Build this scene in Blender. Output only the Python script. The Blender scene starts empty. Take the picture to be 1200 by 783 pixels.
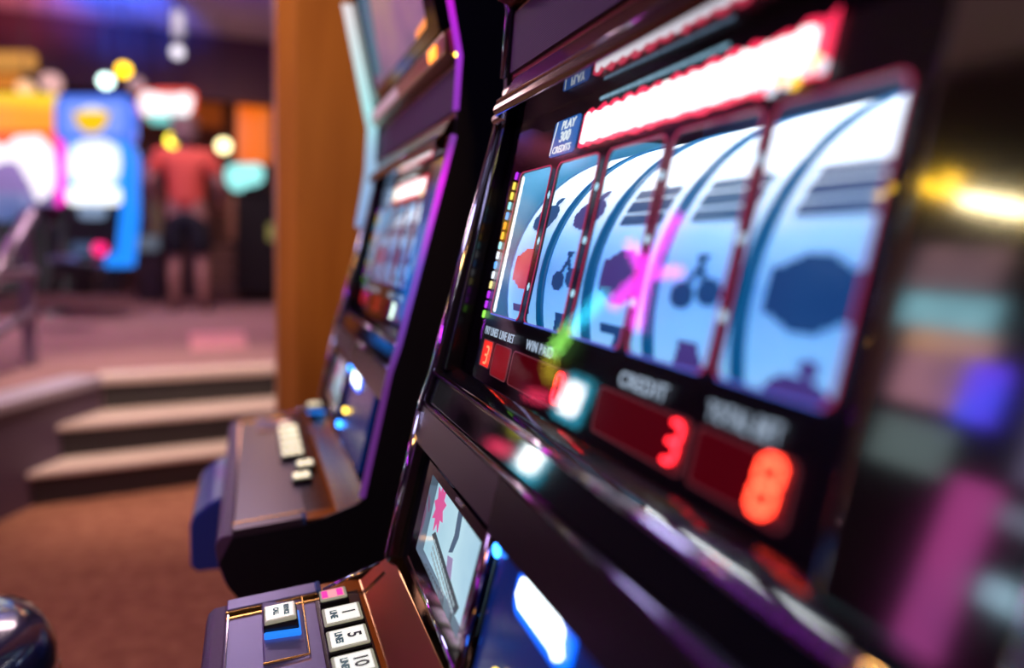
import bpy, bmesh, math, random
from mathutils import Vector, Matrix
random.seed(7)
R = math.radians
sc = bpy.context.scene
col = bpy.data.collections.new('casino'); sc.collection.children.link(col)
try:
    sc.view_settings.view_transform = 'Standard'; sc.view_settings.look = 'None'
except Exception: pass

# ------------------------------------------------------------------ camera
CAMH = 1.15
AX = ((0.94157211, 0.00963555, 0.33667362), (-0.33550021, 0.11495007, 0.93500058), (0.02969141, 0.99332454, -0.11146651))
FPX, CX, CY = 850.0, 600.0, 391.5
cd = bpy.data.cameras.new('camera'); cam = bpy.data.objects.new('camera', cd); col.objects.link(cam)
cd.sensor_width = 36; cd.lens = 36*FPX/1200; cd.clip_start = .02; cd.clip_end = 80
cd.dof.use_dof = True; cd.dof.focus_distance = .745; cd.dof.aperture_fstop = 1.35
m = Matrix.Identity(4)
for i in range(3):
    m[i][0], m[i][1], m[i][2] = AX[i][0], AX[i][1], -AX[i][2]
m[2][3] = CAMH
cam.matrix_world = m
sc.camera = cam
CAM = Vector((0, 0, CAMH))
def ray(px, py):
    p = ((px-CX)/FPX, -(py-CY)/FPX, 1.0)
    return Vector([sum(AX[i][j]*p[j] for j in range(3)) for i in range(3)])
def at(px, py, Y):
    d = ray(px, py); return CAM + d*(Y/d.y)
def onz(px, py, z):
    d = ray(px, py); return CAM + d*((z-CAMH)/d.z)

# ------------------------------------------------------------------ materials
MATS = {}
def mat(name, color, rough=.5, metal=0., emis=None, es=0., spec=.5, noise=None, bump=0., coat=0., wave=None):
    if name in MATS: return MATS[name]
    M = bpy.data.materials.new(name); M.use_nodes = True
    nt = M.node_tree; b = nt.nodes['Principled BSDF']
    b.inputs['Base Color'].default_value = (*color, 1); b.inputs['Roughness'].default_value = rough
    b.inputs['Metallic'].default_value = metal; b.inputs['Specular IOR Level'].default_value = spec
    b.inputs['Coat Weight'].default_value = coat; b.inputs['Coat Roughness'].default_value = .04
    if emis is not None:
        b.inputs['Emission Color'].default_value = (*emis, 1); b.inputs['Emission Strength'].default_value = es
    tc = nt.nodes.new('ShaderNodeTexCoord')
    if noise:
        scale, c2, amt = noise
        n = nt.nodes.new('ShaderNodeTexNoise'); n.inputs['Scale'].default_value = scale; n.inputs['Detail'].default_value = 6
        nt.links.new(tc.outputs['Object'], n.inputs['Vector'])
        r = nt.nodes.new('ShaderNodeValToRGB'); r.color_ramp.elements[0].position = .5-amt; r.color_ramp.elements[1].position = .5+amt
        r.color_ramp.elements[0].color = (*color, 1); r.color_ramp.elements[1].color = (*c2, 1)
        nt.links.new(n.outputs['Fac'], r.inputs['Fac']); nt.links.new(r.outputs['Color'], b.inputs['Base Color'])
        if bump:
            bp = nt.nodes.new('ShaderNodeBump'); bp.inputs['Strength'].default_value = bump; bp.inputs['Distance'].default_value = .01
            nt.links.new(n.outputs['Fac'], bp.inputs['Height']); nt.links.new(bp.outputs['Normal'], b.inputs['Normal'])
    elif bump:
        n = nt.nodes.new('ShaderNodeTexNoise'); n.inputs['Scale'].default_value = 900
        nt.links.new(tc.outputs['Object'], n.inputs['Vector'])
        bp = nt.nodes.new('ShaderNodeBump'); bp.inputs['Strength'].default_value = bump; bp.inputs['Distance'].default_value = .001
        nt.links.new(n.outputs['Fac'], bp.inputs['Height']); nt.links.new(bp.outputs['Normal'], b.inputs['Normal'])
    if wave:
        scale, c2, axis = wave
        w = nt.nodes.new('ShaderNodeTexWave'); w.wave_type = 'BANDS'; w.bands_direction = axis
        w.inputs['Scale'].default_value = scale; w.inputs['Distortion'].default_value = 0
        nt.links.new(tc.outputs['Object'], w.inputs['Vector'])
        r = nt.nodes.new('ShaderNodeValToRGB'); r.color_ramp.elements[0].color = (*color, 1); r.color_ramp.elements[1].color = (*c2, 1)
        nt.links.new(w.outputs['Fac'], r.inputs['Fac']); nt.links.new(r.outputs['Color'], b.inputs['Base Color'])
    MATS[name] = M
    return M
def glow(name, color, s):
    return mat(name, tuple(min(1, c*.06) for c in color), .4, emis=color, es=s)
def glow_ramp(name, axis, lo, hi, stops, s, noise=None):
    """emissive colour, for backlit print and painted sheen: it runs along one axis of the object, optionally broken up by noise"""
    if name in MATS: return MATS[name]
    M = mat(name, (.02, .02, .03), .35); nt = M.node_tree; b = nt.nodes['Principled BSDF']
    tc = nt.nodes.new('ShaderNodeTexCoord'); sp = nt.nodes.new('ShaderNodeSeparateXYZ')
    nt.links.new(tc.outputs['Object'], sp.inputs[0])
    mr = nt.nodes.new('ShaderNodeMapRange'); mr.inputs['From Min'].default_value = lo; mr.inputs['From Max'].default_value = hi
    nt.links.new(sp.outputs[axis], mr.inputs['Value'])
    fac = mr.outputs['Result']
    if noise:
        n = nt.nodes.new('ShaderNodeTexNoise'); n.inputs['Scale'].default_value = noise[0]; n.inputs['Detail'].default_value = 3
        nt.links.new(tc.outputs['Object'], n.inputs['Vector'])
        ma = nt.nodes.new('ShaderNodeMath'); ma.operation = 'MULTIPLY_ADD'; ma.inputs[1].default_value = noise[1]
        nt.links.new(n.outputs['Fac'], ma.inputs[0])
        mb = nt.nodes.new('ShaderNodeMath'); mb.operation = 'SUBTRACT'; mb.inputs[1].default_value = noise[1]*.5
        nt.links.new(fac, mb.inputs[0]); nt.links.new(mb.outputs[0], ma.inputs[2]); fac = ma.outputs[0]
    r = nt.nodes.new('ShaderNodeValToRGB'); cr = r.color_ramp
    while len(cr.elements) < len(stops): cr.elements.new(.5)
    for e, (p, c) in zip(cr.elements, stops): e.position = p; e.color = (*c, 1)
    nt.links.new(fac, r.inputs['Fac']); nt.links.new(r.outputs['Color'], b.inputs['Emission Color'])
    b.inputs['Emission Strength'].default_value = s
    return M
def glass_mat():
    M = bpy.data.materials.new('clear_glass'); M.use_nodes = True; nt = M.node_tree; nt.nodes.clear()
    o = nt.nodes.new('ShaderNodeOutputMaterial'); mx = nt.nodes.new('ShaderNodeMixShader')
    t = nt.nodes.new('ShaderNodeBsdfTransparent'); g = nt.nodes.new('ShaderNodeBsdfGlossy'); g.inputs['Roughness'].default_value = .02
    f = nt.nodes.new('ShaderNodeFresnel'); f.inputs['IOR'].default_value = 1.6
    nt.links.new(f.outputs[0], mx.inputs[0]); nt.links.new(t.outputs[0], mx.inputs[1]); nt.links.new(g.outputs[0], mx.inputs[2])
    nt.links.new(mx.outputs[0], o.inputs[0]); return M
GLASS = glass_mat()
black = mat('gloss_black', (.008, .008, .011), .12, spec=.5)
satin = mat('satin_black', (.012, .011, .016), .35)
side_navy = mat('side_navy', (.004, .005, .012), .45)
chrome = mat('chrome', (.66, .64, .72), .08, 1.)
dchrome = mat('dark_chrome', (.30, .28, .33), .14, 1.)
mirror_post = mat('polished_dark_trim', (.36, .33, .36), .085, 1.)
bronze = mat('bronze', (.42, .22, .10), .28, 1.)
brass = mat('brass', (.85, .52, .12), .25, 1.)
lav = mat('lavender_metal', (.19, .19, .37), .34, .6, bump=.12)
grille_m = mat('speaker_cloth', (.012, .005, .018), .6, wave=(160, (.13, .042, .16), 'Z'))
frame_m = mat('satin_plum_frame', (.10, .07, .09), .3, .6)
led_bg = mat('led_window', (.05, .002, .005), .2, emis=(.5, .0, .02), es=.12)
led_on = glow('led_red', (1., .018, .03), 7.)
led_hot = glow('led_orange_red', (1., .045, .02), 10.)
printw = glow('print_white', (.62, .78, 1.), .75)
outline = glow('outline_red', (1., .04, .18), .5)
outline_b = glow('outline_blue', (.1, .2, 1.), .8)
title_w = glow('title_white', (1., .96, .96), 2.4)
title_r = glow('title_red', (1., .03, .1), 1.6)
gold_g = glow('gold_coin', (1., .55, .05), 2.2)
sign_blue = glow('sign_blue', (.02, .16, .6), .8)
sign_txt = glow('sign_text', (.85, .95, 1.), 1.0)
dimtxt = glow('dim_cyan_print', (.35, .65, .85), .8)
blue_l = glow('blue_light', (.03, .25, 1.), 9.)
white_l = glow('white_light', (.85, .95, 1.), 5.)
cyan_l = glow('cyan_light', (.1, .75, 1.), 3.)
key_top = mat('lit_key', (.85, .9, .82), .3, emis=(.88, .97, .82), es=.75)
key_clear = mat('clear_key_rim', (.5, .55, .45), .1, emis=(.8, .85, .5), es=.18)
key_pink = mat('pink_key', (.9, .4, .4), .3, emis=(1., .35, .38), es=.7)
key_mag = glow('magenta_key_patch', (1., .02, .45), 1.0)
key_base = mat('black_key_base', (.01, .01, .012), .2)
ink = mat('ink', (.02, .03, .04), .5)
inkt = mat('ink_teal', (.03, .16, .2), .5)
blue_plastic = mat('blue_clear_base', (.02, .15, .5), .1, emis=(.02, .25, 1.), es=.9)

# ------------------------------------------------------------------ object helpers
def tag(o, label=None, cat=None, group=None, kind=None):
    if label: o['label'] = label
    if cat: o['category'] = cat
    if group: o['group'] = group
    if kind: o['kind'] = kind
    return o
def empty(name, loc, label=None, cat=None, group=None, kind=None):
    o = bpy.data.objects.new(name, None); col.objects.link(o); o.location = loc; o.empty_display_size = .1
    return tag(o, label, cat, group, kind)
def root_of(o):
    while o.parent: o = o.parent
    return o
def mesh_obj(name, me, material, parent=None, smooth=False):
    o = bpy.data.objects.new(name, me); col.objects.link(o)
    if material: me.materials.append(material)
    if parent is not None: o.parent = parent
    if smooth:
        for p in me.polygons: p.use_smooth = True
    return o
class MB:
    """collects shapes given in world coordinates; build() makes ONE mesh object, stored relative to its thing's base"""
    def __init__(s): s.bm = bmesh.new()
    def poly(s, pts):
        vs = [s.bm.verts.new(p) for p in pts]; s.bm.faces.new(vs); return s
    def box(s, lo, hi, bevel=0, mtx=None, seg=2):
        b = bmesh.new(); bmesh.ops.create_cube(b, size=1)
        for v in b.verts: v.co = Vector(((lo[i]+hi[i])/2+v.co[i]*(hi[i]-lo[i]) for i in range(3)))
        if bevel: bmesh.ops.bevel(b, geom=b.edges[:], offset=bevel, segments=seg, profile=.5, affect='EDGES')
        if mtx is not None: bmesh.ops.transform(b, matrix=mtx, verts=b.verts)
        return s.add(b)
    def add(s, b):
        me = bpy.data.meshes.new('tmp'); b.to_mesh(me); b.free(); s.bm.from_mesh(me); bpy.data.meshes.remove(me); return s
    def add_mesh(s, me, mtx=None):
        me2 = me.copy()
        if mtx is not None: me2.transform(mtx)
        s.bm.from_mesh(me2); bpy.data.meshes.remove(me2); return s
    def prism(s, prof, y0, y1, bevel=0):
        """profile of (x,z) extruded along y"""
        b = bmesh.new()
        A = [b.verts.new((x, y0, z)) for x, z in prof]; B = [b.verts.new((x, y1, z)) for x, z in prof]
        n = len(prof)
        b.faces.new(A); b.faces.new(B[::-1])
        for i in range(n): b.faces.new((A[i], B[i], B[(i+1) % n], A[(i+1) % n]))
        bmesh.ops.recalc_face_normals(b, faces=b.faces)
        if bevel: bmesh.ops.bevel(b, geom=b.edges[:], offset=bevel, segments=2, profile=.5, affect='EDGES')
        return s.add(b)
    def vprism(s, poly, z0, z1, bevel=0):
        b = bmesh.new()
        A = [b.verts.new((x, y, z0)) for x, y in poly]; B = [b.verts.new((x, y, z1)) for x, y in poly]
        n = len(poly); b.faces.new(A); b.faces.new(B[::-1])
        for i in range(n): b.faces.new((A[i], B[i], B[(i+1) % n], A[(i+1) % n]))
        bmesh.ops.recalc_face_normals(b, faces=b.faces)
        if bevel: bmesh.ops.bevel(b, geom=b.edges[:], offset=bevel, segments=2, profile=.5, affect='EDGES')
        return s.add(b)
    def tube(s, pts, r, n=10):
        pts = [Vector(p) for p in pts]; rings = []
        up = None
        for i, p in enumerate(pts):
            d = (pts[min(i+1, len(pts)-1)]-pts[max(i-1, 0)]).normalized()
            if up is None: up = Vector((0, 0, 1)) if abs(d.z) < .9 else Vector((1, 0, 0))
            a = d.cross(up).normalized(); c = a.cross(d).normalized(); up = c
            rings.append([s.bm.verts.new(p+a*(r*math.cos(t*2*math.pi/n))+c*(r*math.sin(t*2*math.pi/n))) for t in range(n)])
        for i in range(len(rings)-1):
            for t in range(n): s.bm.faces.new((rings[i][t], rings[i][(t+1) % n], rings[i+1][(t+1) % n], rings[i+1][t]))
        s.bm.faces.new(rings[0][::-1]); s.bm.faces.new(rings[-1]); return s
    def lathe(s, c, prof, n=32):
        """profile of (radius, z) turned about a vertical axis through c"""
        rings = [[s.bm.verts.new((c[0]+r*math.cos(2*math.pi*t/n), c[1]+r*math.sin(2*math.pi*t/n), c[2]+z)) for t in range(n)] for r, z in prof]
        for i in range(len(rings)-1):
            for t in range(n): s.bm.faces.new((rings[i][t], rings[i][(t+1) % n], rings[i+1][(t+1) % n], rings[i+1][t]))
        s.bm.faces.new(rings[0][::-1]); s.bm.faces.new(rings[-1]); return s
    def sphere(s, c, r, sc3=(1, 1, 1)):
        b = bmesh.new(); bmesh.ops.create_uvsphere(b, u_segments=20, v_segments=12, radius=r)
        for v in b.verts: v.co = Vector((c[0]+v.co.x*sc3[0], c[1]+v.co.y*sc3[1], c[2]+v.co.z*sc3[2]))
        return s.add(b)
    def build(s, name, material, parent=None, smooth=False, recalc=True):
        if recalc: bmesh.ops.recalc_face_normals(s.bm, faces=s.bm.faces)
        off = root_of(parent).location.copy() if parent is not None else None
        if off is not None: bmesh.ops.translate(s.bm, vec=-off, verts=s.bm.verts)
        me = bpy.data.meshes.new(name); s.bm.to_mesh(me); s.bm.free()
        o = mesh_obj(name, me, material, parent, smooth)
        return o
def settle(o):
    """move a top-level mesh's origin to its base centre"""
    me = o.data; xs = [v.co for v in me.vertices]
    c = Vector(((min(v.x for v in xs)+max(v.x for v in xs))/2, (min(v.y for v in xs)+max(v.y for v in xs))/2, min(v.z for v in xs)))
    me.transform(Matrix.Translation(-c)); o.location = c; return o
def kids(o): return [c for c in col.objects if c.parent == o]
def copy_tree(o, parent=None):
    c = o.copy(); col.objects.link(c); c.parent = parent
    for ch in kids(o): copy_tree(ch, c)
    return c
def curve2d(splines, thick=0., res=1):
    cu = bpy.data.curves.new('tmp', 'CURVE'); cu.dimensions = '2D'; cu.fill_mode = 'BOTH'; cu.extrude = thick/2
    for pts in splines:
        sp = cu.splines.new('POLY'); sp.points.add(len(pts)-1); sp.use_cyclic_u = True
        for p, q in zip(sp.points, pts): p.co = (q[0], q[1], 0, 1)
    o = bpy.data.objects.new('tmp', cu); col.objects.link(o)
    me = bpy.data.meshes.new_from_object(o.evaluated_get(bpy.context.evaluated_depsgraph_get()))
    bpy.data.objects.remove(o); bpy.data.curves.remove(cu); return me
def text_mesh(txt, size, extrude=.0003, align='CENTER', bold=.0, spacing=1.):
    cu = bpy.data.curves.new('tmp', 'FONT'); cu.body = txt; cu.size = size; cu.extrude = extrude; cu.align_x = align; cu.align_y = 'CENTER'
    cu.offset = bold; cu.space_character = spacing; cu.resolution_u = 3
    o = bpy.data.objects.new('tmp', cu); col.objects.link(o)
    me = bpy.data.meshes.new_from_object(o.evaluated_get(bpy.context.evaluated_depsgraph_get()))
    bpy.data.objects.remove(o); bpy.data.curves.remove(cu); return me
def rrect(x0, y0, x1, y1, r, n=5):
    out = []
    for cx, cy, a0 in ((x1-r, y0+r, -90), (x1-r, y1-r, 0), (x0+r, y1-r, 90), (x0+r, y0+r, 180)):
        for k in range(n+1):
            a = R(a0+90*k/n); out.append((cx+r*math.cos(a), cy+r*math.sin(a)))
    return out
def frame_mtx(o, ex, ey):
    ex = Vector(ex).normalized(); ey = Vector(ey).normalized(); ez = ex.cross(ey)
    M = Matrix.Identity(4)
    for i in range(3): M[i][0], M[i][1], M[i][2], M[i][3] = ex[i], ey[i], ez[i], o[i]
    return M

# ================================================================== SLOT MACHINE
TH = R(11.5)
FO = Vector((0.27725, 0.76618, 1.23725))            # upper far corner of the first reel window on the face
FD = Vector((math.sin(TH), 0, math.cos(TH))); FS = Vector((0, -1, 0)); FN = Vector((-math.cos(TH), 0, math.sin(TH)))
YF, YN = .85, .13                                   # far and near ends of the nearest machine
def fp(s, t, n=0.): return FO+FS*s+FD*t+FN*n
def fxz(t, n): p = fp(0, t, n); return (p.x, p.z)
FM = frame_mtx(FO, FS, FD)                          # face frame: x = s, y = t, z = n
PA, PB, PC, PD_, PE, PF, PG, PH, PI_, PJ = (-.044, .740), (.070, .751), (.153, .778), (.193, .968), (.205, 1.004), (.284, 1.320), (.274, 1.345), (.286, 1.356), (.290, 1.434), (.230, 1.708)
PK = (.19, 1.93)
mach = empty('slot_machine', (.33, .49, 0), 'large black slot machine nearest the camera, its five lit reels filling the right', 'slot machine', 'slot machines standing in a row')
BACK = .60
def face_part(name, me, material, n, parent=None, smooth=False):
    M = FM @ Matrix.Translation((0, 0, n))
    b = MB(); b.add_mesh(me, M); bpy.data.meshes.remove(me)
    return b.build(name, material, parent or mach, smooth)

# body: base cabinet, side panels, back
outline_side = [(.03, 0), (.03, .52), (.005, .60), (-.035, .655), (-.044, .715), PA, PB, PC, PD_, PE, PF, PG, PH, PI_, PJ, PK, (.30, 1.99), (BACK, 1.99), (BACK, 0)]
side_back = [(.03, 0), (.03, .52), (.06, .60), (.10, .70), PC, PD_, PE, PF, (.286, 1.335), PH, PI_, PJ, PK, (.30, 1.99), (BACK, 1.99), (BACK, 0)]
for y0, y1 in ((YF-.012, YF), (YN, YN+.012)):
    MB().prism(side_back, y0, y1).build('side_panel', side_navy, mach)
MB().prism([(.045, 0), (.045, .52), (.10, .60), (.17, .755), (.225, .96), (.255, 1.0), (BACK-.002, 1.0), (BACK-.002, 0)], YN+.012, YF-.012).build('base_cabinet', satin, mach)
MB().prism([(.33, 1.34), (.318, 1.43), (.262, 1.70), (.21, 1.92), (.31, 1.985), (BACK-.002, 1.985), (BACK-.002, 1.34)], YN+.012, YF-.012).build('top_cabinet', satin, mach)
LN = [fxz(-.18, -.009), fxz(.05, -.009), (.55, fxz(.05, 0)[1]), (.55, fxz(-.18, 0)[1])]
MB().prism(LN, YF-.069, YF-.066).build('reel_glow_panel', mat('glow_panel_blue', (.12, .45, .70), .5, emis=(.0, .25, .5), es=.25), mach)  # added blue panel, faintly emissive, to brighten the reel cavity
MB().box((.56, YN+.012, 1.0), (BACK-.002, YF-.012, 1.34)).build('back_panel', mat('cabinet_inner_blue', (.02, .05, .13), .5), mach)
# bright edge trims running up the front edge of both sides
for y, s in ((YF-.004, 1), (YN+.004, -1)):
    pts = [Vector((x, y, z)) for x, z in (PC, PD_, PE, PF)]
    MB().tube(pts, .0055, 12).build('edge_trim', chrome, mach, True)
    pts = [Vector((x, y, z)) for x, z in (PH, PI_, (.272, 1.52), PJ, PK)]
    MB().tube(pts, .0055, 12).build('edge_trim', dchrome, mach, True)

# ---- face plate with five reel windows
WIN = [(.003, .0915), (.108, .1965), (.2135, .303), (.3145, .409), (.4195, .5085)]
WT, WB = 0.0, -.1565
outer = [(-.074, -.236), (.584, -.236), (.584, .062), (-.074, .062)]
holes = [rrect(a, WB, b, WT, .007) for a, b in WIN]
plate = face_part('face_plate', curve2d([outer]+[h[::-1] for h in holes], .002), mat('printed_face_black', (.010, .009, .013), .25), -.004)
for a, b in WIN:
    o_, i_ = rrect(a-.0013, WB-.0013, b+.0013, WT+.0013, .0078), rrect(a, WB, b, WT, .007)
    face_part('window_outline', curve2d([o_, i_[::-1]], .0006), outline, -.0025)
    sh = face_part('window_sill_glow', curve2d([rrect(a+.004, WB-.0018, b-.004, WB-.0002, .0006, 2)], .0006), outline_b, -.0018)
# lozenge marks on the dividers
for k in range(4):
    sx = (WIN[k][1]+WIN[k+1][0])/2
    for t in (-.030, -.076, -.122):
        dm = [(sx+.0032*math.cos(a), t+.0032*math.sin(a)) for a in [i*math.pi/4 for i in range(8)]] if k else [(sx, t-.004), (sx+.0027, t), (sx, t+.004), (sx-.0027, t)]
        face_part('payline_mark', curve2d([dm], .0006), glow('payline_mark_light', (.45, .8, 1.), 1.2), -.0025)
# payline light strip: fifteen little coloured windows
pc = ['purple', 'yellow', 'yellow', 'cyan', 'blue', 'orange', 'amber', 'cyan', 'white', 'blue', 'white', 'lemon', 'purple', 'purple', 'green']
pcol = dict(purple=(.5, .03, .9), yellow=(1, .75, .1), cyan=(.3, .85, 1), blue=(.1, .4, 1), orange=(1, .35, .03), amber=(1, .55, .05), white=(.8, .9, 1), lemon=(1, .85, .3), green=(.35, 1., .1))
for k, c in enumerate(pc):
    t = -.002-.158*k/14; s0 = -.0075-.0075*k/14
    face_part('payline_light', curve2d([rrect(s0-.0028, t-.0042, s0+.0028, t+.0042, .0018, 3)], .0014), glow('payline_'+c, pcol[c], 1.6), -.0015)
    if k % 1 == 0: face_part('payline_light', curve2d([rrect(s0-.0125, t-.004, s0-.0075, t+.003, .0015, 3)], .001), mat('payline_unlit', (.05, .05, .06), .2), -.002)
# white ruled edge inside the first window
zz = [(.0035, WT-.002)]+[(.0105+.0012*(k % 2), WT-.004-k*.0058) for k in range(27)]+[(.0035, WB+.002)]
face_part('ruled_edge_strip', curve2d([zz], .0006), glow('ruled_edge', (.95, .98, 1.), 1.6), -.0052)

# ---- reels
REEL_R = .165
drum_m = glow_ramp('reel_strip', 2, 1.06, 1.24, [(0., (.32, .68, 1.)), (.2, (.16, .50, .92)), (.42, (.08, .34, .78)), (.58, (.22, .56, .95)), (.74, (.8, .95, 1.)), (1., (1., 1., 1.))], 1.0, (9, .14))  # backlight falloff painted into the emission: white at the top, bluer below
gap_m = mat('reel_rim_blue', (.02, .12, .26), .3, emis=(.0, .16, .42), es=.45)
sym_d = [glow('symbol_navy', (.01, .09, .36), .55), glow('symbol_plum', (.10, .06, .36), .6), glow('symbol_teal', (.01, .15, .42), .6), glow('symbol_red', (.8, .06, .12), .8), glow('symbol_pink', (.75, .32, .5), .7)]
def sh_cherry(u, v): return (u+.35)**2+(v+.35)**2 < .13 or (u-.4)**2+(v+.2)**2 < .13 or (abs(u-(.55-v)*.45-.0) < .09 and v > -.1 and v < .75) or (abs(u+.3-(v+.2)*.45) < .09 and v > -.1 and v < .75)
def sh_seven(u, v): return (v > .45 and v < .8 and abs(u) < .62) or (abs(u-v*.5) < .2 and v <= .5 and v > -.85)
def sh_bar(u, v): return abs(u) < .85 and (abs(v-.5) < .2 or abs(v) < .2 or abs(v+.5) < .2)
def sh_bell(u, v): return (v > -.55 and v < .75 and abs(u) < .28+.45*max(0, (.75-v)/1.3)**1.3) or (abs(v+.62) < .12 and abs(u) < .85) or (u*u+(v+.85)**2 < .03)
def sh_plum(u, v): return (u*u/.55+(v+.1)**2/.42 < 1) or ((u-.2)**2+(v-.75)**2 < .04)
def sh_sign(u, v): return (abs(u) < .85 and abs(v) < .55) or (u*u+v*v*.8 < .6)
def symbol(yc, z0, shape, material, parent, ang, axis_c, scale_v):
    b = bmesh.new(); n = 26; grid = {}
    hw = .039; ha = scale_v
    def vert(i, j):
        if (i, j) not in grid:
            u = -1+2*i/n; v = -1+2*j/n
            a = ang+v*ha; r = REEL_R+.0012
            grid[(i, j)] = b.verts.new((axis_c.x-r*math.cos(a), yc-u*hw, axis_c.z+r*math.sin(a)))
        return grid[(i, j)]
    for i in range(n):
        for j in range(n):
            if shape(-1+2*(i+.5)/n, -1+2*(j+.5)/n):
                b.faces.new((vert(i, j), vert(i+1, j), vert(i+1, j+1), vert(i, j+1)))
    return MB().add(b).build('symbol', material, parent, recalc=False)
layout = [(sh_plum, 0, sh_sign, 3, sh_seven, 1), (sh_plum, 1, sh_cherry, 0, sh_bell, 0), (sh_bar, 0, sh_sign, 1, sh_seven, 0), (sh_bar, 2, sh_cherry, 0, sh_bell, 1), (sh_bar, 0, sh_sign, 0, sh_plum, 1)]
drum_m.node_tree.nodes['Principled BSDF'].inputs['Base Color'].default_value = (.55, .75, 1., 1)
AXC = fp(0, -.104, -.016-REEL_R)
for k, (a, b_) in enumerate(WIN):
    s = (a+b_)/2; yc = FO.y-s; hw = .0470
    mb = MB(); n = 72
    ring = lambda y, r: [mb.bm.verts.new((AXC.x-r*math.cos(2*math.pi*t/n), y, AXC.z+r*math.sin(2*math.pi*t/n))) for t in range(n)]
    A, B = ring(yc-hw, REEL_R), ring(yc+hw, REEL_R)
    for t in range(n): mb.bm.faces.new((A[t], B[t], B[(t+1) % n], A[(t+1) % n]))
    drum = mb.build('reel', drum_m, mach, True)
    for sgn in (-1, 1):
        mb = MB(); n = 72
        y = yc+sgn*(hw-.001)
        for y0, y1, r in ((y-.0014, y+.0014, REEL_R+.0018),):
            A, B = ring(y0, r), ring(y1, r); A2, B2 = ring(y0, r-.03), ring(y1, r-.03)
            for t in range(n):
                q = (t+1) % n
                mb.bm.faces.new((A[t], B[t], B[q], A[q])); mb.bm.faces.new((A[t], A[q], A2[q], A2[t])); mb.bm.faces.new((B[t], B2[t], B2[q], B[q])); mb.bm.faces.new((A2[t], A2[q], B2[q], B2[t]))
        mb.build('rim', gap_m, drum)
    for ang, sh, mi in ((R(33), layout[k][0], layout[k][1]), (R(12), layout[k][2], layout[k][3]), (R(-8), layout[k][4], layout[k][5])):
        symbol(yc, 0, sh, sym_d[mi], drum, ang, AXC, R(8.8))
# lamp bar above the reels inside the cabinet
for yy in (.33, .51, .69):
    pass
MB().box((.322, .25, 1.284), (.334, .77, 1.294), .002).build('reel_lamp', glow('reel_lamp_light', (.9, .96, 1.), 17.), mach)

# ---- printed signs on the face
sg = face_part('credits_sign', curve2d([rrect(.0775, .0085, .138, .0445, .004)], .0008), sign_blue, -.0025)
def face_text(name, txt, size, s, t, material, n=-.0018, sx=1., bold=.0, parent=None, shear=0.):
    me = text_mesh(txt, size, bold=bold)
    me.transform(Matrix(((sx, shear, 0, s), (0, 1, 0, t), (0, 0, 1, 0), (0, 0, 0, 1))))
    return face_part(name, me, material, n, parent)
face_text('sign_lettering', 'PLAY', .0120, .1125, .0378, sign_txt, sx=1.15, bold=.0002, parent=sg, shear=.12)
face_text('sign_lettering', '300', .0145, .1095, .0263, sign_txt, sx=1.15, bold=.0003, parent=sg, shear=.12)
face_text('sign_lettering', 'CREDITS', .0100, .107, .0143, sign_txt, sx=1.12, bold=.0001, parent=sg, shear=.12)
face_part('sign_edge', curve2d([[(.0795, .0105), (.0810, .0105), (.0850, .0435), (.0835, .0435)]], .0006), sign_txt, -.0018, sg)
# game title: overexposed white lettering with a red edge and gold coins at its end
def blob(x0, x1, y0, y1, n, amp, seed):
    rnd = random.Random(seed); up, dn = [], []
    for k in range(n+1):
        f = k/n; x = x0+(x1-x0)*f
        up.append((x, y1+amp*abs(math.sin(f*n*1.05))*rnd.uniform(.3, 1.)-amp*.4)); dn.append((x, y0-amp*.5*abs(math.sin(f*n*.8))*rnd.uniform(.2, 1.)))
    return dn+up[::-1]
tt = face_part('title_edge', curve2d([blob(.1450, .452, .0110, .0440, 40, .006, 3)], .0006), title_r, -.0028)
for x0, x1, sd in ((.1500, .1605, 5), (.1620, .2215, 6), (.2228, .400, 7), (.4015, .440, 8)):
    face_part('title_letters', curve2d([blob(x0, x1, .0148, .0402, max(3, int((x1-x0)/.006)), .005, sd)], .0006), title_w, -.0018, tt)
for k in range(7):
    s_ = .412+.0062*k; t_ = .0105+.0035*math.sin(k*1.7)+.0012*k
    face_part('title_coin', curve2d([[(s_+.0042*math.cos(a*math.pi/8), t_+.0042*math.sin(a*math.pi/8)) for a in range(16)]], .0012), gold_g if k % 2 else glow('silver_coin', (.8, .85, 1.), 1.4), -.0012, tt)
# small print line above the title
x = .172
rnd = random.Random(4)
sp_ = []
while x < .355:
    w = rnd.uniform(.002, .006); sp_.append(rrect(x, .0495, x+w, .0525, .0005, 1)); x += w+rnd.uniform(.0008, .002)
face_part('small_print', curve2d(sp_, .0004), dimtxt, -.0024)

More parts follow.
